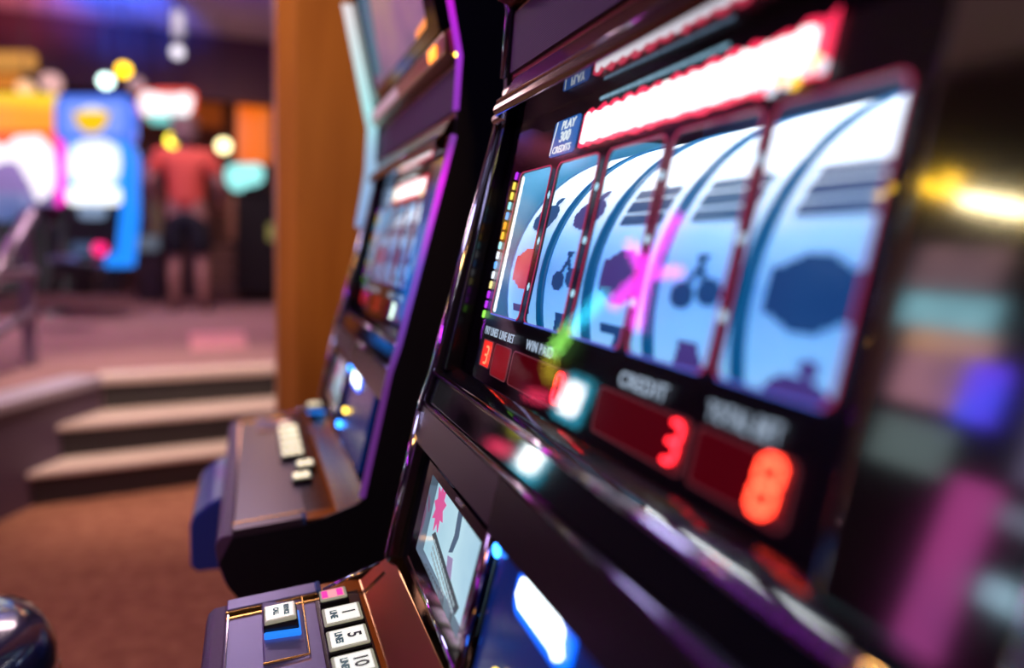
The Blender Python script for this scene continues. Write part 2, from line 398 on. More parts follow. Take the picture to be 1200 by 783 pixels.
# ---- credit meters
SEG = {'a': (0, 1), 'b': 1, 'c': 1}
DIG = {'0': 'abcdef', '1': 'bc', '2': 'abged', '3': 'abgcd', '5': 'afgcd', '8': 'abcdefg'}
def digit(ch, s, t, h, parent, material):
    w = h*.52; th = h*.14; sk = .12; out = []
    P = {'a': ((0, h), (w, h)), 'b': ((w, h), (w, h/2)), 'c': ((w, h/2), (w, 0)), 'd': ((0, 0), (w, 0)), 'e': ((0, h/2), (0, 0)), 'f': ((0, h), (0, h/2)), 'g': ((0, h/2), (w, h/2))}
    for k in DIG[ch]:
        (x0, y0), (x1, y1) = P[k]; g = th*.18
        if x0 == x1: pts = [(x0-th/2, y0-g-th*.3), (x0, y0-g), (x0+th/2, y0-g-th*.3), (x0+th/2, y1+g+th*.3), (x0, y1+g), (x0-th/2, y1+g+th*.3)]
        else: pts = [(x0+g, y0), (x0+g+th/2, y0+th/2), (x1-g-th/2, y0+th/2), (x1-g, y0), (x1-g-th/2, y0-th/2), (x0+g+th/2, y0-th/2)]
        out.append([(s+px+py*sk-w/2, t+py-h/2) for px, py in pts])
    return face_part('digit', curve2d(out, .0005), material, -.0008, parent)
meters = [('PAY LINES', .0075, .0375, '3', .0235, .0085, led_hot), ('LINE BET', .0470, .0945, None, 0, .0085, None), ('WIN PAID', .1035, .236, '0', .219, .0115, led_on), ('CREDIT', .2925, .409, '3', .3945, .0125, led_on), ('TOTAL BET', .4185, .4975, '8', .480, .0115, led_hot)]
rimm = mat('meter_rim', (.08, .02, .03), .3, emis=(.5, .1, .14), es=.25)
for txt, s0, s1, ch, sd, ts, lm in meters:
    bright = txt == 'PAY LINES'
    d = face_part('meter_window', curve2d([rrect(s0, (-.2145 if bright else -.2190), s1, -.187, .0015 if bright else .004, 4)], .0008), mat('led_window_lit', (.3, .01, .01), .2, emis=(1., .03, .02), es=1.1) if bright else (mat('led_window_glow', (.12, .004, .006), .2, emis=(.8, .02, .04), es=.28) if txt == 'LINE BET' else led_bg), -.0022)
    face_part('meter_rim', curve2d([rrect(s0-.0012, (-.2155 if bright else -.2202), s1+.0012, -.1858, .002 if bright else .0048, 4), rrect(s0, (-.2145 if bright else -.2190), s1, -.187, .0015 if bright else .004, 4)[::-1]], .0012), rimm, -.0018, d)
    if ch: digit(ch, sd, -.2020, .0180 if bright else .0270 if txt == 'TOTAL BET' else .0240, d, lm)
    cx_ = {'PAY LINES': .0075, 'LINE BET': .046, 'WIN PAID': .130, 'CREDIT': .352, 'TOTAL BET': .452}[txt]
    size, w0, w1 = {'PAY LINES': (.0125, .0020, .0445), 'LINE BET': (.0125, .0515, .0945), 'WIN PAID': (.0135, .1295, .1935), 'CREDIT': (.0150, .3160, .3780), 'TOTAL BET': (.0150, .4220, .4830)}[txt]
    me = text_mesh(txt, size, .0002, bold=.0001, spacing=1.08); xs = [v.co.x for v in me.vertices]; wd_ = max(xs)-min(xs); k_ = (w1-w0)/wd_
    me.transform(Matrix(((k_, 0, 0, w0-min(xs)*k_), (0, 1, 0, -.1765), (0, 0, 1, 0), (0, 0, 0, 1))))
    face_part('meter_lettering', me, printw, -.0018)

# ---- glass over the face
MB().poly([fp(-.074, -.235, 0), fp(.582, -.235, 0), fp(.582, .061, 0), fp(-.074, .061, 0)]).build('face_glass', GLASS, mach)
# recess walls beside the glass (the far one shows, the near one is a broad polished post)
MB().prism([fxz(-.236, -.006), fxz(-.236, .018), PF, (.300, 1.32)], YF-.030, YF-.011, .002).build('recess_wall', black, mach)
p0, p1 = fp(.530, -.236, .012), fp(.530, .062, .016)
MB().prism([fxz(-.236, -.002), fxz(-.236, .013), fxz(.06, .016), fxz(.06, -.002)], YN+.002, .2295, .004).build('polished_post', mirror_post, mach, False)

# ---- hood over the glass and speaker bar
hood = [fxz(.0615, -.01), fxz(.0605, .017), fxz(.0640, .0210), fxz(.0700, .0205), fxz(.078, .016), (.284, 1.342), (.290, 1.350), (.33, 1.350), (.33, 1.31)]
hood2 = [fxz(.0615, -.01), fxz(.0605, .030), fxz(.0640, .0345), fxz(.0715, .0335), fxz(.083, .026), (.281, 1.346), (.289, 1.350), (.33, 1.350), (.33, 1.31)]
MB().prism(hood, YF-.052, YF-.006, .0012).prism(hood2, YN+.012, YF-.052, .0012).build('hood', mat('hood_bronze', (.15, .085, .05), .2, 1.), mach)
MB().prism([fxz(.0600, -.004), fxz(.0592, .0305), fxz(.0612, .0305), fxz(.062, -.004)], YN+.013, YF-.054).build('hood_soffit', mat('soffit_gloss', (.20, .20, .24), .05, 1.), mach)
MB().tube([Vector((*fxz(.0755, .0315), 0)).xzy+Vector((0, YN+.015, 0)), Vector((*fxz(.0755, .0315), 0)).xzy+Vector((0, YF-.056, 0))], .0028, 12).build('hood_bead', dchrome, mach, True)
def barY(prof, y0, y1, name, material, parent=mach, bev=.0): return MB().prism(prof, y0, y1, bev).build(name, material, parent)
spk = barY([(.290, 1.3505), (.294, 1.432), (.33, 1.432), (.33, 1.3505)], YN+.012, YF-.012, 'speaker_bar', bronze)
barY([(.2862, 1.358), (.2895, 1.425), (.297, 1.425), (.294, 1.358)], YN+.03, YF-.022, 'grille', grille_m, spk)
# ---- bronze rail with small coloured print, then the upper screen
rail = barY([(.290, 1.434), (.270, 1.440), (.268, 1.468), (.281, 1.478), (.33, 1.478), (.33, 1.434)], YN+.013, YF-.013, 'upper_rail', bronze, bev=.002)
lt = []
rnd = random.Random(11); yy = .80
b = MB()
while yy > .52:
    w = rnd.uniform(.010, .02)
    b.prism([(.2680, 1.444), (.2665, 1.463), (.269, 1.463), (.270, 1.444)], yy-w, yy); yy -= w+.006
b.build('rail_print', glow('rail_print_pink', (.9, .55, .7), .55), rail)
barY([(.2675, 1.445), (.2655, 1.462), (.269, 1.463), (.270, 1.444)], .195, .24, 'rail_lamp', glow('rail_lamp_orange', (1., .28, .02), 3.), rail)
dU = Vector((PJ[0]-.281, 0, PJ[1]-1.478)).normalized(); nU = Vector((-dU.z, 0, dU.x))
UM = frame_mtx(Vector((.281, YF, 1.478)), Vector((0, -1, 0)), dU)
def up_part(name, me, material, n, parent=mach):
    b = MB(); b.add_mesh(me, UM @ Matrix.Translation((0, 0, n))); bpy.data.meshes.remove(me); return b.build(name, material, parent)
bz = up_part('upper_screen_frame', curve2d([rrect(.014, .002, .666, .44, .01), rrect(.075, .028, .605, .41, .012)[::-1]], .02), black, .0)
us = up_part('upper_screen', curve2d([rrect(.074, .027, .606, .411, .012)], .002), glow_ramp('upper_screen_image', 2, 1.45, 1.9, [(0., (.16, .10, .22)), (.25, (.42, .20, .34)), (.5, (.62, .36, .30)), (.75, (.35, .2, .4)), (1., (.3, .5, .6))], .55, (7, .9)), .002)
up_part('screen_patch', curve2d([[(.40, .20), (.47, .14), (.54, .19), (.50, .30), (.43, .31)]], .001), glow('screen_gold', (.8, .5, .12), .6), .004, us)
up_part('screen_patch', curve2d([[(.50, .030), (.60, .030), (.60, .048), (.51, .044)]], .001), glow('screen_orange', (1., .3, .03), 1.2), .004, us)
up_part('screen_patch', curve2d([[(.08, .06), (.16, .05), (.19, .2), (.14, .36), (.08, .38)]], .001), glow('screen_teal', (.05, .25, .35), .5), .004, us)
MB().sphere((PI_[0]-.004, YN+.005, 1.436), .004).build('indicator_lamp', glow('indicator_amber', (1., .6, .05), 8.), mach, True)

# ---- ledge below the glass
sh0 = fxz(-.236, -.006); sh1 = fxz(-.2300, .0)
barY([sh0, sh1, (.2085, 1.0050), (.2065, 1.001), (.1965, .970), (.25, .965)], YN+.012, YF-.003, 'ledge', mat('ledge_gloss_black', (.006, .006, .009), .05, spec=.6), bev=.0015)
MB().tube([(.2055, YF-.004, 1.0035), (.2055, YN+.012, 1.0035)], .0032, 12).build('ledge_trim', chrome, mach, True)
MB().tube([(.1935, YF-.004, .9685), (.1935, YN+.012, .9685)], .0032, 12).build('ledge_trim', dchrome, mach, True)

# ---- lower panel: frame, screen, lit note acceptor
LA = Vector((.193, 0, .968)); dL = (Vector((.193, 0, .968))-Vector((.153, 0, .778))).normalized()
LM = frame_mtx(Vector((.193, YF, .968)), Vector((0, -1, 0)), dL)   # x = distance from the far end, y = up the panel, z = outward
def low_part(name, splines, thick, material, n, parent=mach):
    me = curve2d(splines, thick); b = MB(); b.add_mesh(me, LM @ Matrix.Translation((0, 0, n))); bpy.data.meshes.remove(me); return b.build(name, material, parent)
W = YF-YN
low_part('lower_frame', [[(.004, -.003), (.297, -.003), (.297, -.046), (.020, -.046), (.012, -.19), (.004, -.19)]], .010, frame_m, -.004)
low_part('lower_frame', [[(.299, -.003), (W-.004, -.003), (W-.004, -.050), (.299, -.050)]], .010, mat('lower_frame_dark', (.03, .022, .03), .25, .5), -.0035)
low_part('inner_panel', [[(.006, -.03), (W-.006, -.03), (W-.006, -.193), (.006, -.193)]], .004, black, -.0175)
MB().tube([LM @ Vector((.006, -.012, .001)), LM @ Vector((.004, -.19, .002))], .0045, 12).build('corner_post', chrome, mach, True)
MB().tube([LM @ Vector((.304, -.050, -.001)), LM @ Vector((.302, -.19, -.001))], .0045, 12).build('divider_post', mat('plum_chrome', (.4, .25, .36), .15, 1.), mach, True)
bzl = low_part('screen_bezel', [[(.085, -.050), (.296, -.052), (.292, -.170), (.083, -.160)], [(.106, -.0595), (.106, -.143), (.281, -.1525), (.287, -.064)]], .012, dchrome, -.007)
scr = low_part('note_screen', [[(.105, -.0585), (.288, -.0625), (.283, -.1545), (.105, -.145)]], .002, glow_ramp('screen_pale_blue', 1, .25, .06, [(0., (.36, .60, .72)), (.5, (.50, .74, .84)), (1., (.32, .55, .72))], 1.0, (25, .5)), -.0105)
low_part('screen_flower', [[(.131+(.021 if k % 2 else .012)*math.cos(k*math.pi/9), -.087+(.027 if k % 2 else .016)*math.sin(k*math.pi/9)) for k in range(18)]], .0008, glow('screen_pink', (.85, .12, .38), .8), -.0088, scr)
low_part('screen_ribbon', [[(.192, -.068), (.204, -.066), (.208, -.090), (.200, -.108), (.190, -.112), (.196, -.092)]], .0008, glow('screen_slate', (.12, .2, .32), .6), -.0088, scr)
low_part('screen_ribbon', [[(.19, -.115), (.205, -.112), (.212, -.13), (.2, -.137)]], .0008, glow('screen_lilac', (.45, .35, .62), .7), -.0088, scr)
cap = low_part('screen_caption', [[(.128, -.118), (.136, -.112), (.250, -.139), (.244, -.149)]], .0008, glow('screen_caption_grey', (.10, .13, .16), .5), -.0085, scr)
sp_ = []
for r_ in range(3):
    for k in range(13):
        x0 = .140+k*.0078; y0 = -.1185-.0068*r_-(x0-.136)*.235+.0015
        if r_ == 2 and k > 8: continue
        sp_.append([(x0, y0), (x0+.0055, y0-.0013), (x0+.0055, y0-.0043), (x0, y0-.003)])
low_part('screen_small_print', sp_, .0005, glow('screen_print', (.5, .65, .72), .6), -.0078, cap)
low_part('bezel_plate', [[(.200, -.0535), (.222, -.0535), (.222, -.0565), (.200, -.0565)]], .001, mat('bezel_plate_silver', (.6, .6, .65), .3, .8), -.0003, bzl)
MB().tube([LM @ Vector((.085, -.162, -.003)), LM @ Vector((.30, -.176, -.003))], .0032, 10).build('screen_rail', chrome, mach, True)
# note acceptor with blue light
na = low_part('note_acceptor', [[(.316, -.052), (W-.12, -.052), (W-.12, -.19), (.316, -.19)]], .006, mat('acceptor_blue_black', (.01, .03, .12), .18, emis=(.0, .06, .5), es=.14), -.010)
low_part('acceptor_halo', [rrect(.366, -.083, .464, -.0485, .012)], .003, glow('acceptor_halo_blue', (.0, .12, 1.), 2.2), -.006, na)
low_part('acceptor_light', [[(.377, -.055), (.385, -.0525), (.44, -.0545), (.449, -.058), (.450, -.066), (.455, -.073), (.450, -.077), (.442, -.074), (.383, -.0745), (.374, -.068)]], .003, white_l, -.0035, na)
MB().sphere(LM @ Vector((.318, -.058, -.003)), .006, (.5, 1, 1)).build('acceptor_lamp', blue_l, na, True)
MB().sphere(LM @ Vector((.330, -.172, -.003)), .007, (.6, 1, 1)).build('acceptor_lamp', blue_l, na, True)
MB().sphere(LM @ Vector((.37, -.135, -.003)), .006, (.6, 1, 1)).build('acceptor_lamp', glow('acceptor_amber', (1., .65, .05), 6.), na, True)

# ---- deck: front plate, rear bronze slope, rims, brass grooves
dk = lambda x: PA[1]+(x-PA[0])*(PB[1]-PA[1])/(PB[0]-PA[0])
yo, yi = YF-.001, YN+.001
nose = [PA, (-.050, .735), (-.053, .724), (-.050, .700), (-.040, .668), (-.004, .612), (.05, .60)]
deck = barY([(-.030, dk(-.030)), (.112, dk(.112)), (.112, .69), (-.02, .69)], YN+.036, YF-.036, 'deck_plate', lav)
barY([(-.030, dk(-.03)-.001), (-.044, .7385), (-.050, .733), (-.053, .722), (-.050, .698), (-.040, .668), (-.004, .612), (.09, .60), (.12, .70), (-.02, .71)], YN+.001, YF-.001, 'deck_nose', mat('plum_vinyl', (.12, .07, .17), .38, .2, bump=.6), bev=.002)
for y0, y1, yb, yg in ((YF-.026, YF-.001, YF-.029, YF-.037), (YN+.001, YN+.026, YN+.029, YN+.037)):
    rim = barY([(-.030, dk(-.030)+.0045), (.066, dk(.066)+.0045), (.068, dk(.066)-.01), (.066, .69), (-.030, .69)], y0, y1, 'deck_rim', lav, bev=.0012)
    e = 1 if y1 > .5 else -1
    barY([(-.031, dk(-.031)+.0030), (.068, dk(.068)+.0030), (.068, dk(.068)-.004), (-.031, dk(-.031)-.004)], min(yb, yb+e*.004), max(yb, yb+e*.004), 'brass_trim', brass, bev=.0008)
    barY([(-.031, dk(-.031)-.002), (.068, dk(.068)-.002), (.068, .69), (-.031, .69)], min(yg, yb), max(yg, yb), 'deck_groove', key_base)
    barY([(-.031, dk(-.031)+.0016), (.072, dk(.072)+.0016), (.072, dk(.072)-.004), (-.031, dk(-.031)-.004)], min(yg, yg-e*.004), max(yg, yg-e*.004), 'brass_trim', brass, bev=.0008)
    MB().box((.066, min(y0, y1), dk(.066)-.006), (.072, max(y0, y1), dk(.066)+.0055), .0015).build('rim_cap', mat('rim_cap_blue', (.05, .16, .45), .2, .5), mach)
barY([PB, (.118, dk(.118)), (.158, .7785), (.19, .775), (.15, .69), (.07, .69)], YN+.001, YF-.001, 'deck_slope', mat('bronze_slope', (.46, .24, .09), .15, 1.), bev=.001)
MB().tube([(.074, YF-.022, .754), (.140, YF-.016, .7765)], .0022, 8).build('slope_trim', chrome, mach, True)
side_b = [(-.040, .716), (.07, .722), (.15, .755), (.16, .60), (.05, .52), (.03, .56), (-.01, .61), (-.036, .66)]
barY([(-.030, dk(-.03)-.006), (.07, .745), (.155, .773), (.17, .70), (.10, .58), (.0, .612), (-.036, .662), (-.048, .70)], YF-.0015, YF+.0005, 'deck_side', side_navy)
barY([(-.030, dk(-.03)-.006), (.07, .745), (.155, .773), (.17, .70), (.10, .58), (.0, .612), (-.036, .662), (-.048, .70)], YN-.0005, YN+.0015, 'deck_side', side_navy)
# plate lines in the deck
MB().tube([(-.0285, YF-.031, dk(-.0285)+.0005), (-.0285, YN+.023, dk(-.0285)+.0005)], .0012, 6).build('deck_edge_line', chrome, mach)
# front tray bulging out in the middle of the deck
tray = [(-.050, .712), (-.075, .700), (-.098, .682), (-.106, .664), (-.106, .590), (-.096, .578), (-.02, .578), (-.02, .71)]
tr_ = barY(tray, .39, .66, 'front_tray', mat('tray_blue_sheen', (.03, .07, .42), .3, 0., coat=.3), bev=.004)  # blue of a reflected sheen put into the base colour
# ---- buttons (lettering reads for a player facing the machine)
def key(x0, x1, y0, y1, top_m, lines, pinkpatch=False, tall=.010, base=key_base, parent=mach):
    """rounded key lying on the deck; text right = -y, text up = +x"""
    xc, yc = (x0+x1)/2, (y0+y1)/2; sl = math.atan2(PB[1]-PA[1], PB[0]-PA[0])
    M = Matrix.Translation((xc, yc, dk(xc))) @ Matrix.Rotation(-sl, 4, 'Y')
    hx, hy = (x1-x0)/2, (y1-y0)/2
    b = MB(); b.box((-hx-.0015, -hy-.0015, -.012), (hx+.0015, hy+.0015, tall*.78), .0015, M); o = b.build('button', base, parent)
    b = MB(); b.box((-hx, -hy, tall*.7), (hx, hy, tall), .0018, M); b.build('key_rim', key_clear, o)
    b = MB(); b.box((-hx+.003, -hy+.0032, tall-.001), (hx-.003, hy-.0032, tall+.0004), .0003, M); b.build('key_top', top_m, o)
    TM = M @ Matrix(((0, 1, 0, 0), (-1, 0, 0, 0), (0, 0, 1, tall+.0006), (0, 0, 0, 1)))
    for txt, size, ox, oy, mm, sx in lines:
        me = text_mesh(txt, size, .0001, bold=.00045); me.transform(Matrix.Translation((ox, oy, 0)) @ Matrix.Diagonal((sx, 1, 1, 1)))
        b = MB(); b.add_mesh(me, TM); bpy.data.meshes.remove(me); b.build('key_lettering', mm, o)
    if pinkpatch:
        for u0, u1 in ((-.0125, -.006), (.004, .0105)):
            b = MB(); b.box((u0, -hy+.004, tall), (u1, hy-.005, tall+.0008), 0, M); b.build('key_patch', key_mag, o)
    return o
hz = .010
bx0, bx1 = .068, .108
key(.069, .098, .787, .812, key_pink, [], True)
ys = [.769, .720, .671, .622, .573]
for y1, t in zip(ys, ('1', '5', '10', '15', '20')):
    key(bx0, bx1, y1-.0375, y1, key_top, [(t, .019, 0, .006, ink, 1.05), ('LINE' if t == '1' else 'LINES', .0100, 0, -.0090, inkt, .85)])
barY([(.063, dk(.063)+.0008), (.112, dk(.112)+.0008), (.112, dk(.112)-.004), (.063, dk(.063)-.004)], .53, .815, 'button_plate', mat('button_plate_black', (.015, .012, .018), .2), bev=.0008)
# single key on its own base, set in a rectangular plate
b = MB(); b.box((.0065, .699, dk(.03)-.004), (.0500, .826, dk(.03)+.0022), .002)
pl = b.build('key_plate', lav, mach)
b = MB(); b.tube([(.0065, .699, dk(.0065)+.003), (.0500, .699, dk(.05)+.0025), (.0500, .826, dk(.05)+.0025)], .001, 6).build('plate_edge', brass, pl)
b = MB(); b.box((.008, .741, dk(.03)), (.0450, .790, dk(.03)+.0065), .002).build('key_collar', blue_plastic, mach)
key(.0100, .0420, .750, .785, key_top, [('SERVICE', .0068, 0, .0065, inkt, .9), ('CALL', .0075, 0, -.004, inkt, .9)], False, .019)
for y in (.62, .55): key(.012, .042, y-.032, y, key_top, [('BET', .008, 0, 0, inkt, .9)], False, .012)

# the second machine of the row
DY = 1.063-.13
mach2 = copy_tree(mach); mach2.location.y += DY
mach2['label'] = 'slot machine beside the orange-lit wooden post, second in the row and small in the photo'
YF2, YN2 = YF+DY, YN+DY
def desc(o):
    for c in kids(o):
        yield c
        yield from desc(c)
def recolor(o, m):
    o.material_slots[0].link = 'OBJECT'; o.material_slots[0].material = m
dg = [o for o in desc(mach2) if o.name.startswith('digit')]
for k, o in enumerate(dg): recolor(o, glow('digit_mint', (.75, 1., .8), 9.) if k == 2 else glow('digit_dim_red', (1., .03, .03), 1.2))
for o in desc(mach2):
    if o.name.startswith('key_top'): recolor(o, mat('lit_key_warm', (.85, .85, .7), .3, emis=(1., .86, .55), es=1.5))
    if o.name.startswith('small_print'): recolor(o, glow('print_bright', (.85, .95, 1.), 2.2))
vm = glow_ramp('painted_violet_sheen', 2, .95, 1.75, [(0., (.10, .02, .16)), (.22, (.16, .06, .5)), (.38, (.8, .02, .85)), (.45, (.2, .04, .35)), (.62, (.35, .03, .6)), (.75, (.7, .0, .75)), (1., (.35, .0, .45))], 1.1)  # emission paints violet highlights along the near-side chrome trims
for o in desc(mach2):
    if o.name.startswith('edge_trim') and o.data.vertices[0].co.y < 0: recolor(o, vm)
bt = [o for o in kids(mach2) if o.name.startswith('button') and not o.name.startswith('button_plate')]
for o in bt:
    xs = [v.co.x+mach2.location.x for v in o.data.vertices]; ysv = [v.co.y+.49 for v in o.data.vertices]
    xm, ym = sum(xs)/len(xs), sum(ysv)/len(ysv)
    if xm > .06: o.location = (-.018, -.085, 0)
    elif ym > .70: o.location = (.108, -.005, .026)
    elif ym > .57: o.location = (.050, -.285, .004)
    else: o.location = (.060, -.15, .006)
for o in kids(mach2):
    if o.name.startswith('deck_plate') or o.name.startswith('deck_rim'): recolor(o, mat('plum_metal', (.085, .065, .105), .3, .55))
    if o.name.startswith('key_collar'): o.location = (.108, -.005, .026)
    if o.name.startswith('button_plate'): o.location = (-.018, -.085, .0)
tl = [o for o in desc(mach2) if o.name.startswith('title_letters')]
recolor(tl[0], glow('title_yellow', (1., .85, .1), 2.2))
ed = [(.262, 1.20), (.283, 1.33), (.288, 1.434), (.228, 1.71)]  # added glowing fin, paints the pale reflection on the far chrome edge
MB().prism([(x-.026, z) for x, z in ed]+[(x, z) for x, z in ed[::-1]], YF2, YF2+.012).build('edge_glow', glow_ramp('painted_edge_sheen', 2, 1.2, 1.7, [(0., (.25, .42, .75)), (.35, (.35, .55, .75)), (.55, (.45, .9, .92)), (1., (.85, .80, .82))], 1.0), mach2)

# ================================================================== ROOM
def X(px, Y, py=287): return at(px, py, Y).x
def Z(py, Y, px=200): return at(px, py, Y).z
UP = .48
carpet = mat('brown_carpet', (.24, .085, .055), .95, spec=.1, noise=(26, (.40, .17, .10), .22), bump=.5)
carpet_up = mat('rose_carpet', (.36, .19, .18), .9, spec=.15, noise=(14, (.44, .25, .24), .25), bump=.2)
dark_wall = mat('dark_wall', (.035, .022, .03), .7, noise=(3, (.06, .035, .04), .3))
ceil_m = mat('ceiling_paint', (.30, .27, .33), .8, noise=(2, (.36, .33, .38), .3))
def struct(name, lo, hi, m):
    o = MB().box(lo, hi).build(name, m); settle(o); return tag(o, kind='structure')
struct('floor', (-2.9, -2.6, -.1), (1.1, 11.3, 0), carpet)
struct('ceiling', (-2.9, -2.6, 3.6), (1.1, 11.3, 3.7), ceil_m)
struct('wall_left', (-2.9, -2.6, 0), (-2.75, 11.3, 3.6), dark_wall)
struct('wall_right', (.95, -2.6, 0), (1.1, 11.3, 3.6), dark_wall)
struct('wall_back', (-2.75, 11.15, 0), (.95, 11.3, 3.6), mat('back_wall_brown', (.10, .045, .04), .7, noise=(2.5, (.16, .07, .05), .3)))
struct('wall_front', (-2.75, -2.6, 0), (.95, -2.45, 3.6), dark_wall)
struct('sheen_1', (-2.75, 9.6, 2.86), (.95, 9.85, 3.6), mat('soffit_dark', (.05, .02, .035), .6))

# stairs and the raised floor
ang = R(12); u = Vector((math.cos(ang), math.sin(ang), 0))
P3 = onz(230, 436, UP); L3 = onz(118, 447, UP); L3 = P3+u*((L3-P3).dot(u))
Fe = Vector((L3.x-.50, L3.y-1.15, UP))
def reachx(p, x): return p+u*((x-p.x)/u.x)
E3 = reachx(P3, .945)
poly = [(L3.x, L3.y), (E3.x, E3.y), (.945, 11.14), (-2.745, 11.14), (-2.745, Fe.y), (Fe.x, Fe.y)]
o = MB().vprism(poly, 0, UP).build('floor_raised', carpet_up); settle(o); tag(o, kind='structure')
edge_m = mat('nosing_tan', (.74, .55, .47), .45, noise=(10, (.82, .63, .54), .3))
riser_m = mat('riser_charcoal', (.045, .038, .036), .75)
stairs = empty('stairs', (-.1, 3.9, 0), kind='structure')
back = u.orthogonal()
nv = Vector((-u.y, u.x, 0))      # towards the back
fl = (Fe-L3).normalized()
def flank(p):                    # where the line through p along u meets the flank of the raised floor
    d = Vector((p.x, p.y, 0))-Vector((L3.x, L3.y, 0)); den = u.x*(-fl.y)-(-fl.x)*u.y
    t = -(d.x*(-fl.y)-(-fl.x)*d.y)/den
    return p+u*t
for k, (px, py, z) in enumerate(((150, 541, .16), (190, 488, .32))):
    p = onz(px, py, z); a = flank(p)+u*.012; b = reachx(p, .94)
    c, d = b+nv*.5, a+nv*.5
    a2 = P3+nv*-.005; s3 = (a2-p).dot(nv); c = reachx(p+nv*s3, .94); d = flank(p+nv*s3)+u*.012
    st = MB().vprism([(q.x, q.y) for q in (a+nv*.03, b+nv*.03, c, d)], 0, z-.03).build('step', riser_m, stairs)
    MB().vprism([(q.x, q.y) for q in (a, b, c, d)], z-.03, z, .008).build('nosing', edge_m, st)
a, b = L3-nv*.02, E3-nv*.02
MB().vprism([(q.x, q.y) for q in (a, b, b+nv*.17, a+nv*.17)], UP-.035, UP+.006, .004).build('nosing', edge_m, stairs)
MB().vprism([(q.x, q.y) for q in (L3+u*.01-nv*.004, E3-u*.005-nv*.004, E3-u*.005-nv*.001, L3+u*.01-nv*.001)], .32, UP-.035).build('riser', riser_m, stairs)
fn = Vector((-fl.y, fl.x, 0)); fn = fn if fn.x > 0 else -fn
MB().vprism([(q.x, q.y) for q in (L3+fn*.02, Fe+fn*.02, Fe-fn*.16, L3-fn*.16)], UP-.035, UP+.006, .004).build('nosing', mat('nosing_lilac', (.50, .42, .52), .4), stairs)
MB().vprism([(q.x, q.y) for q in (L3+fn*.006, Fe+fn*.006, Fe+fn*.001, L3+fn*.001)], .001, UP-.036).build('cheek_panel', mat('cheek_purple', (.13, .08, .14), .6), stairs)

# pink patch painted for light reflected off the raised floor
q = [onz(222, 391, UP), onz(286, 389, UP), onz(290, 408, UP), onz(224, 411, UP)]
o = MB().vprism([(p.x, p.y) for p in q], UP, UP+.006, .002).build('floor_light_patch', mat('salmon_light_patch', (.85, .36, .36), .8)); settle(o)
tag(o, 'small salmon pink patch of reflected light painted on the raised carpet above the stairs', 'light patch')

# wooden post
pw = MATS.get('post_wood') or mat('post_wood', (.38, .13, .012), .5, noise=(3, (.56, .22, .03), .28))
nt = pw.node_tree
mp = nt.nodes.new('ShaderNodeMapping'); mp.inputs['Scale'].default_value = (6, 6, .7)
tcn = [n for n in nt.nodes if n.type == 'TEX_COORD'][0]; nn = [n for n in nt.nodes if n.type == 'TEX_NOISE'][0]
nt.links.new(tcn.outputs['Object'], mp.inputs[0]); nt.links.new(mp.outputs[0], nn.inputs['Vector'])
pL = X(325, 2.2, 230); pR = pL+.40
post = empty('wooden_post', ((pL+pR)/2, 2.4, 0), 'tall square wooden post lit orange beside the second slot machine', 'post')
cb = .05
MB().vprism([(pL+cb, 2.2), (pR-cb, 2.2), (pR, 2.2+cb), (pR, 2.55), (pR-.03, 2.6), (pL+.03, 2.6), (pL, 2.55), (pL, 2.2+cb)], 0.02, 3.6, .003).build('shaft', pw, post)
MB().box((pL-.02, 2.18, 0), (pR+.02, 2.62, .12), .006).build('plinth', mat('post_plinth', (.12, .06, .02), .5), post)

# stool in the lower left corner
sx, sy = -.452, 1.10
stool = empty('stool', (sx, sy, 0), 'round dark padded stool cut off by the lower left corner', 'stool')
vinyl = mat('stool_vinyl', (.012, .02, .08), .2, coat=1.)
MB().lathe((sx, sy, 0), [(.02, .515), (.16, .515), (.182, .525), (.19, .555), (.188, .585), (.172, .612), (.14, .626), (.06, .632), (.01, .632)], 48).build('seat', vinyl, stool, True)
MB().lathe((sx, sy, 0), [(.186, .528), (.1925, .532), (.1925, .54), (.186, .544)], 48).build('seat_band', chrome, stool, True)
MB().lathe((sx, sy, 0), [(.03, .03), (.03, .515)], 20).build('pole', chrome, stool, True)
MB().lathe((sx, sy, 0), [(.20, 0), (.205, .012), (.19, .024), (.05, .04), (.03, .06)], 40).build('base', dchrome, stool, True)
b = MB(); b.tube([(sx+.14*math.cos(a*math.pi/12), sy+.14*math.sin(a*math.pi/12), .22) for a in range(25)], .009, 8)
for a in range(3): b.tube([(sx, sy, .22), (sx+.14*math.cos(a*2.094), sy+.14*math.sin(a*2.094), .22)], .007, 8)
b.build('foot_ring', chrome, stool, True)

# ------------------------------------------------------------------ railing on the left
rail_m = mat('rail_metal', (.36, .27, .40), .35, .6)
rb = onz(36, 428, UP); Yr = rb.y
rl = empty('handrail', (rb.x, Yr, UP), 'purple-grey metal handrail with sloping top rail at the left edge', 'handrail')
zt = Z(250, Yr, 36)
MB().box((rb.x-.03, Yr-.03, UP), (rb.x+.03, Yr+.03, zt), .006).build('post', rail_m, rl)
pt0 = at(-60, 372, 3.6); 
def rail(pa, ya, pb, yb, r):
    MB().tube([at(pa, yb and ya[0], ya[1]), at(pb, yb[0], yb[1])], r, 10).build('rail', rail_m, rl, True)
Yq = Yr-.55
for (y1, y0), r in (((250, 325), .034), ((319, 324), .028), ((366, 392), .028)):
    A = at(38, y1, Yr); B = at(-25, y0+ (y0-y1)*.4, Yq)
    MB().tube([A, B], r, 12).build('rail', rail_m, rl, True)
B = at(-25, 300, Yq)
MB().box((B.x-.03, Yq-.03, UP), (B.x+.03, Yq+.03, at(-25, 355, Yq).z+.1), .006).build('post', rail_m, rl)

